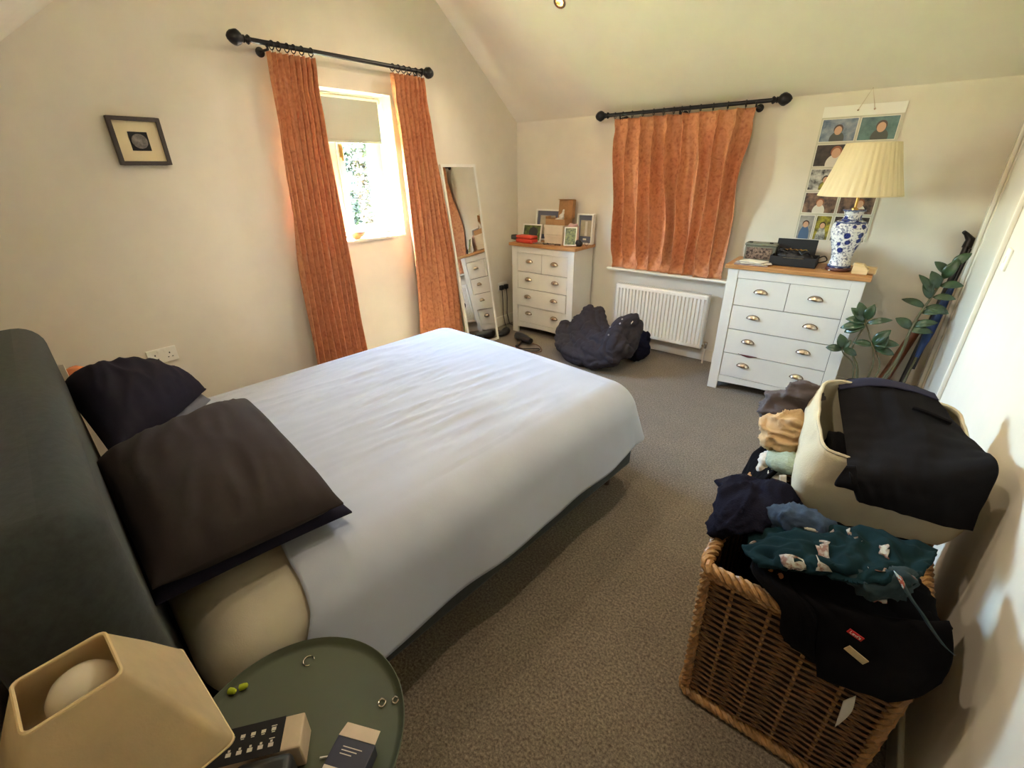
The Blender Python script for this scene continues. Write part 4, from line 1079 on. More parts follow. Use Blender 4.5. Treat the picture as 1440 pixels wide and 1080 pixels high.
def snapshot(col, row, bgm, hair, body, fx=.5, fz=.55, sc=1.0, rows=1.0, wd=1.0):
    x0 = HX0+.008+col*(cw+.004); z1 = zt0-row*rh; w_, h_ = cw*wd-.006, rh*rows-.012
    Y = YB-.0062
    mats = [M['paper'], bgm, skin, hair, body]; b = MB()
    b.box((x0, Y-.0004, z1-h_), (x0+w_, Y, z1)); b.box((x0+.004, Y-.0007, z1-h_+.004), (x0+w_-.004, Y-.0004, z1-.004), mi=1)
    def disc(cx, cz, rx, rz, d, mi, lo=-9):
        pts = [(cx+rx*math.cos(2*PI*k/24), max(lo, cz+rz*math.sin(2*PI*k/24))) for k in range(24)]
        b.prism(pts, 'y', Y-d, Y-d+.0002, mi)
    cx = x0+w_*fx; cz = z1-h_+h_*fz; r_ = .024*sc; lo = z1-h_+.004
    disc(cx, lo+.012*sc, r_*1.7, max(.02, cz-lo-.02*sc), .0009, 4, lo)
    disc(cx, cz+.006*sc, r_*1.08, r_*1.15, .0011, 3); disc(cx, cz-.002*sc, r_*.86, r_*1.05, .0013, 2)
    return b.build('photo', mats, t)
snapshot(0, 0, lake, hairb, cl_d, .5, .5); snapshot(1, 0, tealp, hairb, cl_d, .58, .55, 1.1)
snapshot(0, 1, darkp, hairr, cl_w, .6, .62, 1.2); snapshot(1, 1, room, hairb, cl_k, .5, .55)
snapshot(0, 2, peng, cl_k, yel, .5, .5, .8); snapshot(1, 2, lake, hairb, cl_b, .5, .5)
snapshot(0, 3, baby, hairr, cl_w, .5, .5, .9); snapshot(1, 3, baby, hairr, cl_w, .6, .5, .9)
snapshot(0, 4, room, hairb, cl_b, .5, .62, .8, 1.2, .49); 
x_keep = HX0
HX0 += cw*.5; snapshot(0, 4, yel, cl_k, peng, .5, .6, .7, 1.2, .49); HX0 = x_keep
snapshot(1, 4, darkp, hairb, cl_b, .6, .55, .9, 1.2)

# ------------------------------------------------------------------ things on the lamp chest
T2 = C2H+.001
LP = Vector((-.245, 3.60, T2))
t = thing('ginger_jar_lamp', 'blue and white porcelain jar lamp with an ivory pleated shade', 'lamp', LP)
def china():
    m = bpy.data.materials.new('blue_white_porcelain'); m.use_nodes = True
    n = m.node_tree; bs = n.nodes['Principled BSDF']; L = n.links
    bs.inputs['Roughness'].default_value = .12; bs.inputs['Coat Weight'].default_value = .4
    tc = n.nodes.new('ShaderNodeTexCoord')
    v1 = n.nodes.new('ShaderNodeTexVoronoi'); v1.inputs['Scale'].default_value = 21
    v2 = n.nodes.new('ShaderNodeTexVoronoi'); v2.inputs['Scale'].default_value = 52
    n3 = n.nodes.new('ShaderNodeTexNoise'); n3.inputs['Scale'].default_value = 44; n3.inputs['Distortion'].default_value = 2
    for x in (v1, v2, n3): L.new(tc.outputs['Object'], x.inputs['Vector'])
    def cr(a, b_, ca, cb):
        c = n.nodes.new('ShaderNodeValToRGB'); c.color_ramp.elements[0].position = a; c.color_ramp.elements[1].position = b_
        c.color_ramp.elements[0].color = ca; c.color_ramp.elements[1].color = cb; return c
    c1 = cr(.34, .42, lin((48, 60, 124)), lin((222, 222, 222))); L.new(v1.outputs['Distance'], c1.inputs[0])
    c2 = cr(.26, .40, lin((96, 108, 150)), lin((255, 255, 255))); L.new(v2.outputs['Distance'], c2.inputs[0])
    c3 = cr(.40, .46, lin((74, 84, 128)), lin((255, 255, 255))); L.new(n3.outputs['Fac'], c3.inputs[0])
    m1 = n.nodes.new('ShaderNodeMix'); m1.data_type = 'RGBA'; m1.blend_type = 'MULTIPLY'; m1.inputs[0].default_value = .75
    m2 = n.nodes.new('ShaderNodeMix'); m2.data_type = 'RGBA'; m2.blend_type = 'MULTIPLY'; m2.inputs[0].default_value = .7
    L.new(c1.outputs[0], m1.inputs[6]); L.new(c2.outputs[0], m1.inputs[7]); L.new(m1.outputs[2], m2.inputs[6]); L.new(c3.outputs[0], m2.inputs[7])
    L.new(m2.outputs[2], bs.inputs['Base Color']); return m
M['china'] = china(); M['bluering'] = mat('blue_glaze_band', (92, 104, 142), .15, var=(60, .3)); M['mahog'] = mat('dark_red_wood', (84, 38, 26), .4)
MB().lathe([(0, 0), (.066, 0), (.07, .008), (.066, .02), (.0, .02)], LP, 40).build('wood_base', M['mahog'], t, smooth=True)
jar = MB().lathe([(.0, .02), (.056, .02), (.062, .028), (.058, .05), (.054, .075), (.060, .115), (.075, .165), (.091, .215), (.096, .25), (.092, .275), (.076, .295), (.056, .303), (.048, .31), (.046, .335), (.052, .352), (.058, .357), (.056, .363), (.0, .365)], LP, 56).build('jar', M['china'], t, smooth=True, angle=50)
for zz, rr in ((.292, .081), (.306, .054), (.36, .059), (.03, .063)):
    MB().lathe([(rr-.003, zz-.004), (rr+.0006, zz-.004), (rr+.0006, zz+.004), (rr-.003, zz+.004), (rr-.003, zz-.004)], LP, 48).build('band', M['bluering'], jar, smooth=True)
MB().lathe([(0, .362), (.018, .362), (.018, .37), (.008, .376), (.008, .43), (.014, .432), (.014, .47), (0, .47)], LP, 20).build('fitting', M['brass'], t, smooth=True)
MB().lathe([(.212, .442), (.2085, .46), (.17, .575), (.134, .70), (.131, .722)], LP, 240, fn=lambda a, z: 1+.016*(2*abs(((a*40/(2*PI)) % 1)-.5)-.5)).f and None
b = MB(); pr = [(.212, .442), (.17, .58), (.131, .722)]; rows = []
for r_, z in pr:
    rows.append([LP+Vector((r_*(1+.020*(2*abs(((k/240*34) % 1)-.5)-.5))*math.cos(2*PI*k/240), r_*(1+.020*(2*abs(((k/240*34) % 1)-.5)-.5))*math.sin(2*PI*k/240), z)) for k in range(240)])
b.grid(rows, wrap=True); sh = b.build('lamp_shade', M['pleat'], t, solid=.002)
for r_, z in ((.212, .444), (.131, .720)):
    MB().tube([LP+Vector((r_*math.cos(2*PI*k/60), r_*math.sin(2*PI*k/60), z)) for k in range(60)], .0035, 6, closed=True).build('binding', M['pleat'], sh, smooth=True)
b = MB()
for a in (0, 2*PI/3, 4*PI/3): b.tube([LP+Z*.715, LP+Vector((.13*math.cos(a), .13*math.sin(a), .718))], .0018, 5)
b.tube([LP+Z*.46, LP+Vector((.03, 0, .5)), LP+Vector((.045, 0, .6)), LP+Vector((.02, 0, .70)), LP+Z*.715], .0018, 5)
b.build('shade_carrier', M['brass'], t)
MB().lathe([(0, .58), (.02, .572), (.03, .55), (.028, .52), (.014, .48), (.0, .47)], LP, 20).build('bulb', M['bulb'], t, smooth=True)

def slab(name, label, cat, c, rz, s, m, bev=.001, group=None):
    o = MB().box((-s[0]/2, -s[1]/2, 0), (s[0]/2, s[1]/2, s[2])).build(name, m, bevel=bev)
    o.location = c; o.rotation_euler = (0, 0, rz); return tag(o, label, cat, group)
zz = T2; cm = [pm('cover_a', (196, 176, 168), (120, 104, 110), 12), pm('cover_b', (214, 206, 190), (170, 150, 134), 9), M['paper'], pm('cover_c', (190, 180, 160), (110, 100, 90), 14), M['paper']]
pcx = Vector((-.735, 3.525, T2))
for i, (rz, s, lab) in enumerate(((.10, (.21, .15, .006), 'mauve magazine at the bottom of the paper pile on the lamp chest'), (-.25, (.20, .14, .004), 'pale magazine twisted in the paper pile on the lamp chest'), (.3, (.19, .13, .0025), 'white letter in the middle of the paper pile on the lamp chest'), (-.05, (.17, .12, .003), 'patterned leaflet in the paper pile on the lamp chest'), (-.35, (.15, .11, .002), 'white folded sheet on top of the paper pile on the lamp chest'))):
    slab('magazine' if i in (0, 1) else 'paper_sheet', lab, 'magazine' if i in (0, 1) else 'paper', Vector((pcx.x+.01*(i % 3), pcx.y+.015*(i % 2), zz)), rz, s, cm[i], .0006); zz += s[2]+.0006
# jewellery box with a window lid
c = Vector((-.735, 3.725, T2)); 
t = thing('jewellery_box', 'grey green jewellery box with a glittering clear front behind the papers', 'jewellery box', c, R(3))
M['sage'] = mat('grey_green_leatherette', (112, 112, 96), .5, var=(30, .1)); M['glitter'] = mat('jewellery_glitter', (196, 168, 150), .25, .6, col2=(58, 50, 48), var=(70, .5))
MB().box((-.10, -.05, 0), (.10, .06, .10)).build('body', M['sage'], t, bevel=.006, world=False, smooth=True)
MB().box((-.104, -.054, .10), (.104, .064, .118)).build('lid', M['sage'], t, bevel=.006, world=False, smooth=True)
MB().box((-.088, -.0525, .012), (.075, -.05, .09)).build('clear_front', M['glitter'], t, world=False)
for x in (-.07, .06): MB().box((x-.012, -.03, .118), (x+.012, -.016, .126)).build('clasp', M['black'], t, bevel=.003, world=False)
o = MB().tube([Vector((-.855+.012*math.cos(x*1.0)+.004*k/18, 3.70+.004*math.sin(3*x), T2+.055+.02*math.sin(x))) for k, x in enumerate([i*2*PI/18 for i in range(18)])], .0018, 5, closed=True)
o = None
# open black trinket case
c = Vector((-.505, 3.64, T2))
t = thing('trinket_case', 'open black case heaped with dark trinkets and cables beside the jar lamp', 'case', c, R(2))
b = MB(); w_, d_, h_ = .27, .17, .062; tk = .006
b.box((-w_/2, -d_/2, 0), (w_/2, d_/2, tk)); b.box((-w_/2, -d_/2, tk), (w_/2, -d_/2+tk, h_)); b.box((-w_/2, d_/2-tk, tk), (w_/2, d_/2, h_)); b.box((-w_/2, -d_/2+tk, tk), (-w_/2+tk, d_/2-tk, h_)); b.box((w_/2-tk, -d_/2+tk, tk), (w_/2, d_/2-tk, h_))
b.build('tray', M['matt_black'], t, bevel=.002, world=False)
MB().box((-.06, -d_/2-.001, h_-.008), (.06, -d_/2+.004, h_-.004)).build('label_strip', M['silver'], t, world=False)
MB().box((-w_/2, 0, 0), (w_/2-.03, .012, .10), Matrix.Translation((0, d_/2, h_-.004)) @ Matrix.Rotation(R(-12), 4, 'X')).build('lid', M['matt_black'], t, bevel=.002, world=False)
rnd = random.Random(11); b = MB()
for k in range(5):
    x0 = rnd.uniform(-.09, .09); y0 = rnd.uniform(-.05, .05); r_ = rnd.uniform(.02, .045)
    b.tube([(x0+r_*math.cos(x), y0+r_*.7*math.sin(x), h_+.004+.02*abs(math.sin(x*1.5+k))+k*.004) for x in [i*2*PI/16 for i in range(16)]], .004, 6, closed=True)
b.build('cable_coil', M['black'], t, smooth=True, world=False)
blob('trinket_heap', [(c+Vector((-.03, 0, .055)), (.08, .055, .03)), (c+Vector((.05, .0, .05)), (.06, .05, .025))], M['black'], None, voxel=.01, smooth=2, fold=crease(.008, 34)).parent = None
hp = bpy.data.objects['trinket_heap']; me = hp.data; me.transform((Matrix.Translation(c) @ Matrix.Rotation(R(2), 4, 'Z')).inverted()); hp.parent = t
b = MB()
for k in range(4):
    x0 = -.05+k*.03
    b.tube([(x0+.02*math.cos(x), .01+.012*math.sin(x), h_+.034+.004*math.sin(2*x)) for x in [i*PI/8 for i in range(13)]], .0025, 6)
b.build('gold_chain', M['brass'], t, smooth=True, world=False)
cb = [Vector(p) for p in ((-.375, 3.68, T2+.05), (-.345, 3.72, T2+.06), (-.33, 3.76, T2+.03), (-.36, 3.78, T2+.01), (-.40, 3.76, T2+.006))]
o = MB().tube([catmull(cb, k/30) for k in range(31)], .004, 8).build('black_lead', M['black'], smooth=True); tag(o, 'black lead curling between the trinket case and the jar lamp', 'cable')
# oak phone stand and tiny studs
c = at(1212, 378, 'z', T2); c = Vector((-.125, 3.535, T2))
t = thing('wooden_block_stand', 'pale wooden block stand at the end of the lamp chest', 'wooden stand', c, R(-4))
b = MB(); b.prism([(-.04, 0), (.04, 0), (.04, .03), (.012, .062), (-.04, .066)], 'y', -.026, .02); b.build('block', M['pale_wood'], t, bevel=.003, world=False)
b = MB(); b.box((.0, .022, 0), (.075, .07, .042)); b.build('rear_block', M['pale_wood'], t, bevel=.006, world=False)
for px, py, lab in ((1157, 378, 'tiny silver stud lying on the oak top before the jar lamp'), (1166, 380, 'tiny pearl stud lying on the oak top before the jar lamp')):
    c = at(px, py, 'z', T2+.004); c.y = max(c.y, 3.46)
    b = MB(); b.ellipsoid(c, (.006, .006, .004), None, 10, 6); b.tube([c, c+Vector((.012, .004, -.001))], .0012, 5)
    tag(b.build('ear_stud', M['silver'] if px < 1160 else M['white'], smooth=True), lab, 'jewellery')

# ------------------------------------------------------------------ corner: potted plant, didgeridoo, umbrella
M['leaf'] = mat('dark_glossy_leaf', (58, 82, 50), .3, var=(14, .25), coat=.2, transl=.08)
M['stem'] = mat('green_brown_stem', (88, 84, 54), .6)
M['soil'] = mat('soil', (48, 38, 30), .95, bump=(60, .8, .006))
pb = Vector((.075, 3.42, 0))
t = thing('potted_plant', 'straggly potted plant with dark oval leaves beside the lamp chest', 'plant', pb)
MB().lathe([(0, 0), (.085, 0), (.09, .01), (.11, .20), (.118, .205), (.118, .225), (.108, .225), (.104, .19), (0, .19)], pb, 40).build('pot', M['matt_black'], t, smooth=True, angle=50)
MB().lathe([(0, .196), (.06, .2), (.1035, .193)], pb, 30).build('soil', M['soil'], t, smooth=True)
def pw(px, py, y): return at(px, py, 'y', y)
def stem(pts, r0, r1):
    P = [Vector(p) for p in pts]
    MB().tube([catmull(P, k/24) for k in range(25)], [r0+(r1-r0)*k/24 for k in range(25)], 8).build('stem', M['stem'], t, smooth=True)
def leaf(c, d, n, L, W_, parent=None):
    c, d, n = Vector(c), Vector(d).normalized(), Vector(n)
    s = d.cross(n).normalized(); n = s.cross(d).normalized(); pts = []
    for i in range(9):
        u = i/8; wd = W_*math.sin(PI*min(1, u*.96+.03))**.75; row = []
        for j in range(-2, 3):
            row.append(c+d*L*u+s*wd*j/4+n*(.10*L*math.sin(PI*u)+abs(j)*.06*wd-.25*L*u*u*.5))
        pts.append(row)
    return MB().grid(pts).build('leaf', M['leaf'], t, smooth=True, solid=.0012)
base = pb+Z*.2
yl = 3.40
stem([base+Vector((-.03, 0, 0)), pw(1206, 520, yl), pw(1198, 490, yl), pw(1217, 455, yl), pw(1214, 432, yl)], .008, .004)
stem([base+Vector((-.01, .02, 0)), pw(1228, 510, yl), pw(1222, 470, yl), pw(1214, 445, yl+.02)], .006, .003)
stem([base+Vector((-.05, -.02, 0)), pw(1200, 515, yl-.03), pw(1186, 497, yl-.05), pw(1184, 488, yl-.06)], .005, .003)
stem([base+Vector((.0, 0, 0)), pw(1236, 520, yl), pw(1232, 495, yl), pw(1227, 482, yl)], .006, .003)
stem([base+Vector((.04, .02, 0)), pw(1262, 505, 3.50), pw(1285, 455, 3.58), pw(1312, 415, 3.64), pw(1340, 370, 3.70)], .010, .005)
stem([base+Vector((.03, -.01, 0)), pw(1255, 520, 3.48), pw(1278, 470, 3.55), pw(1300, 432, 3.62)], .007, .004)
V3 = lambda *a: Vector(a)
cf = V3(0, -1, .35)
for (px, py, yy), (dx, dz), L, W_ in (
    ((1217, 453, yl), (-1.0, .1), .10, .05), ((1216, 452, yl), (-.8, .75), .11, .055), ((1218, 450, yl), (.15, 1), .10, .055), ((1219, 455, yl), (1.0, .45), .12, .04), ((1217, 458, yl), (-.9, -.5), .11, .06), ((1213, 447, yl), (-.35, .9), .10, .055), ((1216, 457, yl), (-.6, -.15), .12, .055),
    ((1184, 492, yl-.05), (-1, .05), .085, .05), ((1186, 490, yl-.05), (-.35, .9), .095, .06), ((1184, 490, yl-.05), (.3, .6), .07, .045),
    ((1227, 484, yl), (.5, .9), .12, .06), ((1228, 484, yl), (1.0, .25), .12, .055), ((1227, 486, yl), (-1, .1), .10, .045), ((1230, 490, yl), (.9, -.1), .10, .05), ((1232, 492, yl), (.2, .7), .11, .06),
    ((1281, 462, 3.57), (-.9, .6), .10, .06), ((1284, 458, 3.58), (.9, .4), .11, .05), ((1278, 464, 3.57), (.8, .1), .11, .05), ((1300, 432, 3.62), (-1, .35), .12, .045), ((1302, 432, 3.62), (.8, -.1), .11, .06),
    ((1308, 420, 3.63), (-.6, 1), .10, .05), ((1312, 414, 3.64), (-.8, 1), .14, .045), ((1318, 406, 3.65), (-.5, 1), .11, .06), ((1322, 402, 3.66), (1, .2), .10, .05), ((1326, 392, 3.67), (.3, 1), .12, .06), ((1332, 386, 3.68), (-.7, .7), .10, .05), ((1312, 418, 3.64), (1, .1), .10, .045), ((1338, 374, 3.69), (.6, .8), .10, .055), ((1296, 440, 3.61), (.9, .3), .11, .05), ((1204, 500, yl), (-.6, .3), .09, .045)):
    leaf(pw(px, py, yy), V3(dx, -.12, dz), cf+V3(0, 0, .4), L, W_)
# leaning sticks
a, e = Vector((.12, 3.66, .02)), pw(1297, 452, 3.93)
o = MB().tube([a, a.lerp(e, .5), e], [.036, .03, .026], 16).build('wooden_didgeridoo', M['red_wood'], smooth=True); tag(o, 'thick red brown wooden tube leaning in the corner behind the plant', 'wooden tube')
a, e = Vector((.245, 3.62, .01)), Vector((.345, 3.94, 1.17))
t2 = thing('black_tripod', 'folded black tripod leaning in the corner by the door', 'tripod', a)
MB().tube([a, a.lerp(e, .96)], .017, 10).build('leg_tube', M['black'], t2, smooth=True)
MB().tube([a.lerp(e, .3)+Vector((.02, -.01, 0)), a.lerp(e, .93)+Vector((.018, -.012, 0))], .009, 8).build('leg_brace', M['black'], t2, smooth=True)
d = (e-a).normalized(); MB().tube([e-d*.08, e-d*.03, e+Vector((-.03, -.01, .0)), e+Vector((-.045, -.02, .012))], [.024, .022, .012, .01], 10).build('head', M['black'], t2, smooth=True)
M['umb'] = mat('royal_blue_nylon', (34, 62, 116), .55, bump=(40, .3))
a, e = Vector((.235, 3.50, .005)), Vector((.338, 3.82, .90)); d = e-a
t2 = thing('folded_umbrella', 'furled blue umbrella leaning by the door frame', 'umbrella', a)
MB().tube([a, a.lerp(e, .5)], .006, 8).build('shaft', M['stem'], t2, smooth=True)
MB().tube([a.lerp(e, k/6) for k in range(3, 7)], [.010, .026, .022, .012], 12).build('canopy', M['umb'], t2, smooth=True)

# scrap of dark red cloth caught in a drawer of the lamp chest
b = MB(); pts = [[at(1038+26*i/8, 497.5+5*i/8+(2.4*math.sin(PI*i/8))*j/2+1.0*ns((i*.7, j, 0), 1, 3)*j/2, 'y', CH2.y-.0005+.006*i/8) for j in range(3)] for i in range(9)]
o = b.grid(pts).build('trapped_sock', mat('maroon_knit', (96, 46, 48), .9), smooth=True, solid=.003)
tag(o, 'sliver of maroon cloth caught in a drawer of the lamp chest', 'sock')
# ------------------------------------------------------------------ wicker hamper
KX0, KX1, KY0, KY1, KH = -.165, .275, 1.055, 1.72, .565
M['wicker'] = mat('willow', (132, 92, 50), .5, var=(45, .35), bump=(90, .3))
M['wicker_dark'] = mat('willow_dark', (58, 37, 20), .8, var=(40, .3))
M['wicker_rim'] = mat('willow_rim', (178, 134, 82), .45, var=(50, .3), bump=(80, .3))
t = thing('wicker_hamper', 'brown woven wicker laundry hamper against the wall, heaped with clothes', 'hamper', ((KX0+KX1)/2, (KY0+KY1)/2, 0))
tap = .012                                                    # sides lean out a touch toward the top
def kring(z, out=0, n=None, rc=.03):
    k = z/KH*tap+out; x0, x1, y0, y1 = KX0-k, KX1+k, KY0-k, KY1+k; pts = []
    for (cx, cy, a0) in ((x1-rc, y1-rc, 0), (x0+rc, y1-rc, PI/2), (x0+rc, y0+rc, PI), (x1-rc, y0+rc, 1.5*PI)):
        for q in range(5): pts.append(Vector((cx+rc*math.cos(a0+q*PI/8), cy+rc*math.sin(a0+q*PI/8), z)))
    if n:                                                     # resample evenly
        L_ = [0]; 
        for i in range(len(pts)): L_.append(L_[-1]+(pts[(i+1) % len(pts)]-pts[i]).length)
        out_ = []; j = 0
        for i in range(n):
            s = L_[-1]*i/n
            while L_[j+1] < s: j += 1
            f_ = (s-L_[j])/max(1e-9, L_[j+1]-L_[j]); out_.append(pts[j].lerp(pts[(j+1) % len(pts)], f_))
        return out_
    return pts
b = MB(); b.grid([kring(.012, -.007), kring(KH-.03, -.007)], wrap=True); b.add(kring(.012, -.007), [tuple(range(20))]); b.build('lining', M['wicker_dark'], t)
NS = 24; NP = NS*10; b = MB(); rows = 42; rr = .0042
cx, cy = (KX0+KX1)/2, (KY0+KY1)/2
for r_ in range(rows):
    z = .045+(KH-.085)*r_/(rows-1); P = kring(z, 0, NP); path = []
    for i, p in enumerate(P):
        tn = (P[(i+1) % NP]-P[i-1]).normalized(); nn = Vector((tn.y, -tn.x, 0))
        path.append(p+nn*.0062*math.cos(PI*i/10+(PI if r_ % 2 else 0))+Z*.0012*ns((i*.2, r_*3, 0), 1, 2))
    b.tube(path, rr, 5, closed=True)
b.build('weave', M['wicker'], t, smooth=True)['kind'] = 'stuff'
SP = [kring(z, 0, NS) for z in (.02, KH*.5, KH-.02)]
proto = None
for i in range(NS):
    q = [SP[k][i] for k in range(3)]
    MB().tube(q, .0052, 6).build('stake', M['wicker_rim'], t, smooth=True)
def braid(ring, r_, strands, amp, turns, name, par=t, closed=True, m='wicker_rim'):
    b = MB(); n = len(ring)
    for s in range(strands):
        path = []
        for i, p in enumerate(ring):
            tn = (ring[(i+1) % n]-ring[i-1]).normalized() if closed or 0 < i < n-1 else (ring[min(i+1, n-1)]-ring[max(i-1, 0)]).normalized()
            ref = Z if abs(tn.z) < .8 else Vector((1, 0, 0))
            e1 = (ref-tn*ref.dot(tn)).normalized(); e2 = tn.cross(e1); a = 2*PI*(i*turns/n+s/strands)
            path.append(p+(e1*math.cos(a)+e2*math.sin(a))*amp)
        b.tube(path, r_, 6, closed=closed)
    return b.build(name, M[m], par, smooth=True)
braid(kring(KH-.012, .004, 240), .0085, 3, .0115, 34, 'rim_braid')
braid(kring(KH-.036, .004, 240), .006, 2, .005, 50, 'under_rim')
braid(kring(.02, .006, 240), .0095, 3, .009, 40, 'base_braid')
for (x, y) in ((KX0, KY0), (KX1, KY0), (KX0, KY1), (KX1, KY1)):
    sx, sy = (-1 if x == KX0 else 1), (-1 if y == KY0 else 1)
    pth = [Vector((x+sx*(k/30*tap-.004), y+sy*(k/30*tap-.004), .02+(KH-.05)*k/30)) for k in range(31)]
    braid(pth, .0085, 3, .009, 7, 'corner_braid', closed=False)

# ------------------------------------------------------------------ clothes heaped on the hamper
def cl(name, label, cat, ells, m, voxel=.012, smooth=4, amp=.008, f=16, stretch=(1, 1, 1), seed=0, zmin=None):
    o = blob(name, ells, m, voxel=voxel, smooth=smooth, fold=crease(amp, f, stretch, seed, True), zmin=zmin)
    return tag(o, label, cat)
def pe(px, py, y, rx, ry, rz, rot=0): return (at(px, py, 'y', y), (rx, ry, rz), rot)
cl('dark_clothes', 'flat heap of black clothes filling the hamper under the canvas bag', 'clothes', [((.06, 1.40, .545), (.20, .30, .06)), ((.06, 1.25, .56), (.20, .16, .05)), ((.10, 1.5, .545), (.19, .20, .06)), ((.22, 1.19, .585), (.09, .13, .06)), ((.265, 1.14, .575), (.05, .10, .055))], M['denim_black'], .018, 4, .01, 12)
cl('navy_jumper', 'thick navy knitted jumper slumped over the hamper edge', 'jumper', [pe(1062, 715, 1.28, .12, .11, .055, .4), pe(1035, 722, 1.24, .075, .10, .055), pe(1020, 735, 1.20, .045, .07, .05), pe(1088, 705, 1.34, .085, .09, .06), pe(1050, 692, 1.36, .09, .08, .05)], M['navyknit'], .009, 5, .016, 7, (1.7, .6, 1.7), 3)
o = MB().grid(sheet_pts([[at(1082, 622, 'y', 1.66), at(1092, 640, 'y', 1.58), at(1096, 660, 'y', 1.50)], [at(1060, 640, 'y', 1.63), at(1066, 662, 'y', 1.55), at(1070, 685, 'y', 1.47)], [at(1046, 668, 'y', 1.61), at(1050, 690, 'y', 1.52), at(1052, 706, 'y', 1.45)], [at(1034, 692, 'y', 1.60), at(1034, 712, 'y', 1.51), at(1030, 735, 'y', 1.42)]], 40, 40, folds(.006, 3, 5, 4))).build('black_leggings', M['denim_black'], smooth=True, solid=.012, angle=80)
tag(o, 'black leggings hanging down the side of the hamper', 'leggings')
cl('taupe_shirt', 'crumpled dark taupe shirt behind the tan top on the hamper', 'shirt', [pe(1112, 566, 1.72, .085, .07, .05, .3), pe(1128, 556, 1.70, .06, .05, .055), pe(1092, 580, 1.72, .045, .06, .035), pe(1106, 578, 1.70, .09, .07, .05)], M['taupe'], .007, 4, .014, 10, (.6, 1.4, 1.8), 5)
cl('tan_top', 'crumpled tan cotton top on the hamper edge', 'top', [pe(1098, 604, 1.62, .075, .065, .045), pe(1086, 616, 1.60, .04, .05, .035), pe(1112, 596, 1.62, .06, .06, .05), pe(1104, 618, 1.60, .06, .06, .04)], M['tan'], .006, 4, .013, 13, (.6, 1.4, 2.0), 7)
cl('mint_towel', 'rolled pale mint towel between the tan top and navy jumper', 'towel', [pe(1100, 648, 1.54, .05, .06, .030), pe(1112, 650, 1.53, .05, .06, .032)], M['mint'], .008, 3, .005, 16, (1, 3, 1), 2)
cl('white_socks', 'bunched white socks beside the mint towel', 'socks', [pe(1078, 646, 1.56, .026, .04, .026), pe(1072, 657, 1.55, .02, .03, .018), pe(1090, 668, 1.52, .03, .035, .018), pe(1086, 642, 1.57, .024, .03, .028)], M['whitecloth'], .007, 2, .007, 24, (1, 1, 1), 3)
o = MB().grid(sheet_pts([[at(1096, 668, 'y', 1.46), at(1106, 668, 'y', 1.46)], [at(1096, 680, 'y', 1.455), at(1106, 682, 'y', 1.455)], [at(1097, 692, 'y', 1.455), at(1105, 694, 'y', 1.455)]], 8, 5, folds(.001, 3, 3))).build('care_label', M['paper'], smooth=True, solid=.001)
tag(o, 'white fabric care label hanging beside the canvas bag', 'label')
cl('blue_jeans', 'fold of blue denim poking out under the canvas bag', 'jeans', [pe(1105, 728, 1.24, .06, .05, .04), pe(1130, 735, 1.22, .07, .05, .04), pe(1150, 742, 1.22, .05, .05, .035)], M['denim'], .008, 3, .012, 12, (1, 1, 1), 6)

# canvas storage bag, open at the top, sagging forward
BGZ = 0.6043
BG = Vector((0.1672, 1.5675, BGZ))
t = thing('canvas_bag', 'open cream canvas storage bag on the clothes heap', 'bag', BG)
def bagring(k):
    """k 0 bottom .. 1 rim ; returns ring of points"""
    fl = Vector((-0.0366, 1.3585, BGZ)).lerp(at(1146, 631, 'y', 1.3585), k); fr_ = Vector((0.3292, 1.4630, BGZ)).lerp(Vector((0.3396, 1.4734, 0.7819)), k)
    bl = Vector((-0.0679, 1.7033, BGZ)).lerp(at(1160, 532, 'y', 1.7138), k); br = Vector((0.3030, 1.7974, BGZ)).lerp(at(1353, 570, 'y', 1.7765), k)
    C4 = [fl, fr_, br, bl]; pts = []
    for i in range(4):
        p, q, o_ = C4[i], C4[(i+1) % 4], C4[i-1]
        rc = .18
        a0, a1 = p.lerp(o_, rc), p.lerp(q, rc)
        for s in range(7):
            u = s/6; pts.append(a0*(1-u)**2+p*2*u*(1-u)+a1*u*u)
        nx = q.lerp(p, rc)
        for s in range(1, 14): pts.append(a1.lerp(nx, s/14))
    c = (fl+fr_+br+bl)/4
    bul = .022*math.sin(PI*k)
    return [p+(p-c).normalized()*(bul+.018*ns(p, 8, 3)*(.3+k)+.007*(0.5-abs(ns(p, 17, 6))*1.8)) for p in pts]
rings = [bagring(k/14) for k in range(15)]
bot = [[BG.lerp(p, s/5) for p in rings[0]] for s in range(6)]
inner = []
b = MB(); b.grid(bot, wrap=True); b.grid(rings, wrap=True)
body = b.build('body', M['canvas'], t, smooth=True, solid=.006, angle=60)
MB().tube(rings[-1], .005, 6, closed=True).build('rim', M['canvas'], t, smooth=True)
cl('black_shirt', 'black shirt stuffed down inside the canvas bag', 'shirt', [((.125, 1.57, .69), (.13, .12, .07)), ((.03, 1.535, .735), (.05, .10, .07)), ((.21, 1.60, .715), (.07, .10, .06))], M['denim_black'], .014, 4, .02, 9, (1.4, .7, 1), 8)
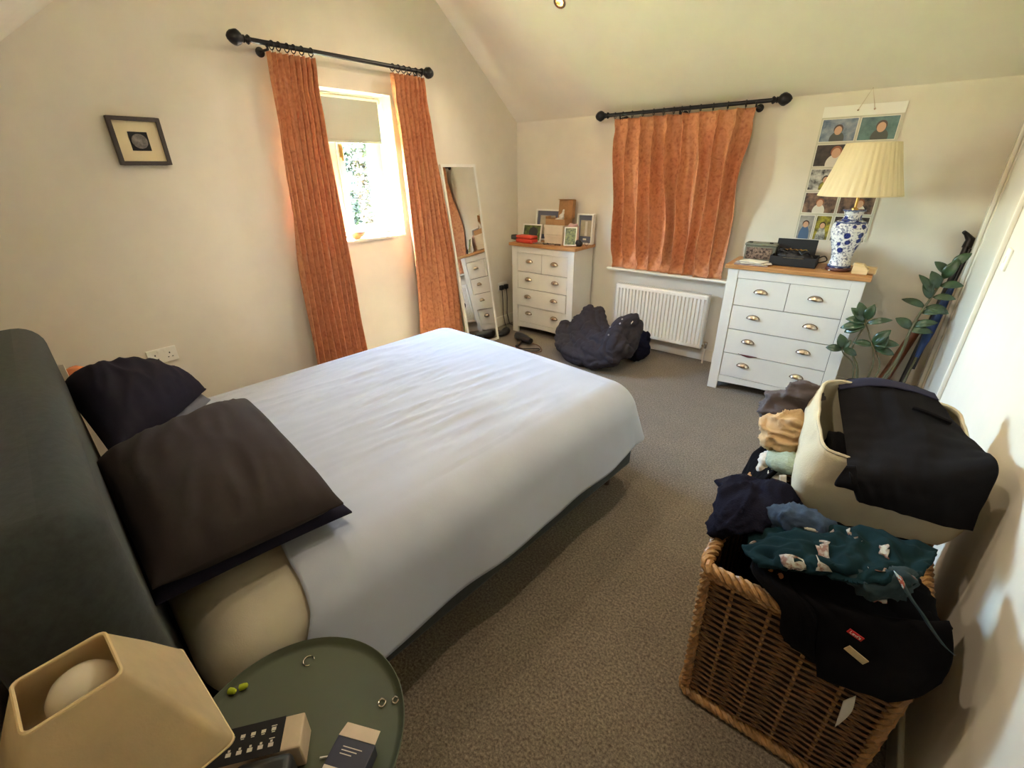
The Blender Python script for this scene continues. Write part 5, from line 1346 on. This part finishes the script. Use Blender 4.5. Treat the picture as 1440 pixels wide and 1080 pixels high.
# charcoal trousers folded over the bag mouth
rowsT = [[at(1183, 551, 'y', 1.7765), at(1225, 548, 'y', 1.7765), at(1268, 553, 'y', 1.7869), at(1312, 566, 'y', 1.7974)],
         [at(1178, 541, 'y', 1.7451), at(1222, 535, 'y', 1.7556), at(1266, 542, 'y', 1.7660), at(1311, 557, 'y', 1.7765)],
         [at(1184, 590, 'y', 1.5988), at(1232, 588, 'y', 1.6093), at(1288, 588, 'y', 1.6302), at(1345, 602, 'y', 1.6720)],
         [at(1190, 630, 'y', 1.4421), at(1245, 630, 'y', 1.4630), at(1310, 628, 'y', 1.4943), at(1380, 634, 'y', 1.5361)],
         [at(1192, 660, 'y', 1.3167), at(1250, 664, 'y', 1.3480), at(1315, 668, 'y', 1.3689), at(1402, 655, 'y', 1.4212)],
         [at(1198, 682, 'y', 1.3010), at(1252, 690, 'y', 1.3219), at(1312, 700, 'y', 1.3480), at(1385, 698, 'y', 1.4003)],
         [at(1206, 704, 'y', 1.3062), at(1256, 716, 'y', 1.3271), at(1310, 734, 'y', 1.3480), at(1366, 745, 'y', 1.3899)]]
t = thing('charcoal_trousers', 'charcoal trousers folded over the mouth of the canvas bag', 'trousers', (.16, 1.45, .9))
MB().grid(sheet_pts(rowsT, 90, 70, lambda u, v, p: .007*(0.5-abs(ns((u*2.5, v*6, 0), 1, 4))*1.6)*min(1, u*6)+.004*ns(p, 22, 5))).build('leg_cloth', M['trouser'], t, smooth=True, solid=.012, angle=80)
wb = [[p+Vector((0, -.004, .008)) for p in rowsT[0]], [p+Vector((0, -.006, .010)) for p in rowsT[1]], [a.lerp(c_, .22)+Vector((0, -.004, .010)) for a, c_ in zip(rowsT[1], rowsT[2])]]
MB().grid(sheet_pts(wb, 14, 60, lambda u, v, p: .0015*ns(p, 40, 2))).build('waistband', M['waist'], t, smooth=True, solid=.005, angle=80)
tr2 = [[at(1190, 655, 'y', 1.3115), at(1204, 655, 'y', 1.3115)], [at(1174, 680, 'y', 1.3062), at(1206, 676, 'y', 1.2958)], [at(1188, 684, 'y', 1.3062), at(1208, 692, 'y', 1.2958)]]
MB().grid(sheet_pts(tr2, 12, 10)).build('turned_corner', M['trouser'], t, smooth=True, solid=.008)
pk = [at(1282, 577, 'y', 1.6511), at(1300, 583, 'y', 1.6459), at(1335, 598, 'y', 1.6563)]
MB().tube([catmull([p+Vector((0, -.006, .010)) for p in pk], k/12) for k in range(13)], .006, 6).build('pocket_edge', M['denim_black'], t, smooth=True)

# black jeans hanging over the hamper front
JR = [[(-.055, 1.13, .600), (.06, 1.14, .612), (.17, 1.15, .615), (.28, 1.15, .62)],
      [(-.058, 1.055, .602), (.06, 1.055, .616), (.17, 1.055, .62), (.30, 1.06, .62)],
      [at(1148, 862, 'y', 1.028), at(1192, 872, 'y', 1.022), at(1255, 880, 'y', 1.02), at(1338, 880, 'y', 1.025)],
      [at(1146, 910, 'y', 1.022), at(1196, 925, 'y', 1.014), at(1258, 935, 'y', 1.01), at(1338, 925, 'y', 1.015)],
      [at(1150, 948, 'y', 1.020), at(1200, 968, 'y', 1.012), at(1262, 982, 'y', 1.008), at(1325, 958, 'y', 1.015)]]
JR[0][0] = (-.0, 1.13, .60); JR[1][0] = (.0, 1.055, .605)
t = thing('black_jeans', 'folded black jeans hanging over the hamper front, red tab showing', 'jeans', (.15, 1.03, .5))
jp = sheet_pts(JR, 80, 70, lambda u, v, p: .008*(0.5-abs(ns((u*2, v*4, 0), 1, 14))*1.5)*min(1, u*3)+.003*ns(p, 24, 3))
MB().grid(jp).build('leg_cloth', M['denim_black'], t, smooth=True, solid=.016, angle=80)
def tab(name, m, px, py, w_, h_, rot, y, lab=None):
    c = at(px, py, 'y', y); Mx = Matrix.Translation(c) @ Matrix.Rotation(R(90), 4, 'X') @ Matrix.Rotation(rot, 4, 'Z')
    o = MB().box((-w_/2, -h_/2, -.0012), (w_/2, h_/2, .0012), Mx).build(name, m, t, bevel=.0006)
    if lab: o['label'] = lab
    return o, Mx
o, Mx = tab('red_tab', mat('red_woven_tab', (186, 30, 34), .7), 1203, 893, .030, .013, -.30, .998, 'small red woven tab with white lettering')
text('tab_lettering', "Levi's", .0105, Mx @ Matrix.Translation((0, 0, .0016)), M['icon'], o)
o, _ = tab('leather_patch', mat('tan_patch', (196, 178, 134), .8, var=(40, .12)), 1204, 921, .044, .018, -.42, .994, 'plain tan patch')
t = thing('black_trousers', 'narrow black trouser leg draped beside the jeans with the red tab', 'trousers', (-.0, 1.03, .55))
TR2 = [[(-.07, 1.12, .60), (-.03, 1.12, .606), (.012, 1.12, .608)], [(-.072, 1.054, .604), (-.03, 1.052, .610), (.012, 1.05, .612)],
       [at(1098, 850, 'y', 1.026), at(1120, 855, 'y', 1.020), at(1146, 862, 'y', 1.016)], [at(1098, 885, 'y', 1.026), at(1118, 897, 'y', 1.02), at(1146, 908, 'y', 1.016)], [at(1104, 898, 'y', 1.026), at(1125, 915, 'y', 1.02), at(1148, 930, 'y', 1.018)]]
MB().grid(sheet_pts(TR2, 50, 26, folds(.005, 3, 3, 6))).build('leg_cloth', M['denim_black'], t, smooth=True, solid=.012, angle=80)
o = MB().grid(sheet_pts([[at(1186, 985, 'y', 1.03), at(1204, 978, 'y', 1.03)], [at(1180, 1004, 'y', 1.03), at(1198, 1000, 'y', 1.03)], [at(1174, 1022, 'y', 1.032), at(1182, 1016, 'y', 1.032)]], 12, 8, folds(.002, 2, 3))).build('white_rag', M['whitecloth'], smooth=True, solid=.002)
tag(o, 'scrap of white cloth hanging below the black jeans', 'cloth')
c = at(1090, 806, 'y', 1.075)
cl('brown_belt', 'end of a tan leather belt by the hamper rim', 'belt', [(at(1086, 806, 'y', 1.07), (.022, .02, .014)), (at(1096, 812, 'y', 1.065), (.016, .02, .016))], mat('tan_leather', (150, 96, 62), .5), .006, 3, .003, 20)

# teal printed nightwear
def print_mat():
    m = bpy.data.materials.new('teal_printed_cotton'); m.use_nodes = True
    n = m.node_tree; bs = n.nodes['Principled BSDF']; L = n.links; bs.inputs['Roughness'].default_value = .85
    tc = n.nodes.new('ShaderNodeTexCoord')
    v = n.nodes.new('ShaderNodeTexVoronoi'); v.inputs['Scale'].default_value = 13
    nz = n.nodes.new('ShaderNodeTexNoise'); nz.inputs['Scale'].default_value = 6.5; nz.inputs['Detail'].default_value = 1
    n2 = n.nodes.new('ShaderNodeTexNoise'); n2.inputs['Scale'].default_value = 60; n2.inputs['Detail'].default_value = 3
    for x in (v, nz, n2): L.new(tc.outputs['Object'], x.inputs['Vector'])
    c1 = n.nodes.new('ShaderNodeValToRGB'); c1.color_ramp.interpolation = 'CONSTANT'; e = c1.color_ramp.elements
    e[0].color = lin((188, 180, 160)); e[1].position = .45; e[1].color = lin((150, 74, 62)); 
    for p, c in ((.55, (172, 190, 200)), (.65, (104, 112, 74)), (.75, (206, 198, 182)), (.85, (160, 120, 60))): e.new(p).color = lin(c)
    L.new(n2.outputs['Fac'], c1.inputs[0])
    mk = n.nodes.new('ShaderNodeValToRGB'); mk.color_ramp.elements[0].position = .59; mk.color_ramp.elements[1].position = .60
    L.new(nz.outputs['Fac'], mk.inputs[0])
    mx = n.nodes.new('ShaderNodeMix'); mx.data_type = 'RGBA'; mx.inputs[6].default_value = lin((19, 42, 46))
    L.new(mk.outputs[0], mx.inputs[0]); L.new(c1.outputs[0], mx.inputs[7]); L.new(mx.outputs[2], bs.inputs['Base Color'])
    return m
M['teal'] = mat('dark_teal_cotton', (19, 42, 46), .95, var=(10, .15), bump=(260, .15), spec=.1); M['tealprint'] = print_mat()
M['printpatch'] = mat('printed_patch', (170, 168, 158), .8, col2=(120, 84, 70), var=(55, .5), contrast=(.42, .56))
TLs = [[at(1058, 748, 'y', 1.20), at(1110, 742, 'y', 1.22), at(1180, 742, 'y', 1.225), at(1250, 752, 'y', 1.23), at(1318, 775, 'y', 1.22)],
       [at(1050, 765, 'y', 1.15), at(1110, 752, 'y', 1.16), at(1180, 758, 'y', 1.16), at(1250, 770, 'y', 1.16), at(1312, 790, 'y', 1.16)],
       [at(1046, 775, 'y', 1.10), at(1110, 768, 'y', 1.10), at(1178, 776, 'y', 1.10), at(1240, 790, 'y', 1.10), at(1300, 806, 'y', 1.10)],
       [at(1062, 790, 'y', 1.06), at(1115, 788, 'y', 1.05), at(1175, 796, 'y', 1.045), at(1232, 808, 'y', 1.045), at(1288, 815, 'y', 1.05)],
       [at(1072, 796, 'y', 1.05), at(1120, 802, 'y', 1.04), at(1172, 812, 'y', 1.035), at(1226, 822, 'y', 1.03), at(1276, 824, 'y', 1.035)]]
t = thing('teal_pyjama_top', 'dark teal pyjama top with printed patches across the hamper top', 'pyjamas', (.1, 1.12, .66))
tp = sheet_pts(TLs, 80, 110, lambda u, v, p: .016*(0.5-abs(ns((u*5+v*3, v*8-u*2, 0), 1, 21))*1.7)+.006*ns(p, 30, 3))
MB().grid(tp).build('cloth', M['teal'], t, smooth=True, solid=.010, angle=80)
def onsheet(u, v, off=.008):
    i = int(u*79); j = int(v*109); a = tp[min(i+1, 79)][j]-tp[max(i-1, 0)][j]; c_ = tp[i][min(j+1, 109)]-tp[i][max(j-1, 0)]
    n = c_.cross(a).normalized(); n = n if n.z > 0 or n.y < 0 else -n
    return tp[i][j]+n*off
for (u0, u1, v0, v1) in ((.40, .86, .40, .47), (.72, .96, .20, .34), (.30, .42, .02, .09), (.15, .22, .34, .50), (.1, .3, .56, .60), (.55, .75, .70, .80), (.3, .45, .72, .78)):
    MB().grid([[onsheet(u0+(u1-u0)*a/6, v0+(v1-v0)*c_/6+.02*(a/6-.5)) for c_ in range(7)] for a in range(7)]).build('printed_patch', M['printpatch'], t, smooth=True, solid=.001)
cl('printed_shorts', 'scrunched teal shorts with a busy print in front of the pyjama top', 'shorts', [pe(1228, 822, 1.045, .035, .04, .032), pe(1252, 824, 1.04, .03, .03, .026), pe(1210, 812, 1.05, .03, .035, .022), pe(1268, 812, 1.05, .026, .03, .022)], M['tealprint'], .007, 3, .010, 22, (1, 1, 1), 4)
rb = [at(1262, 805, 'y', 1.02), at(1278, 835, 'y', 1.0), at(1296, 860, 'y', .995), at(1312, 885, 'y', .992), at(1328, 906, 'y', .992), at(1338, 915, 'y', .992)]
rbp = [catmull(rb, k/40) for k in range(41)]
o = MB().grid([[p+Vector((-.007, -.004, .004)), p+Vector((0, -.006, 0)), p+Vector((.007, -.004, -.004))] for p in rbp]).build('printed_tie', M['tealprint'], smooth=True, solid=.002)
tag(o, 'narrow printed teal tie trailing down over the black jeans', 'fabric tie')
print('objects', len(bpy.data.objects))
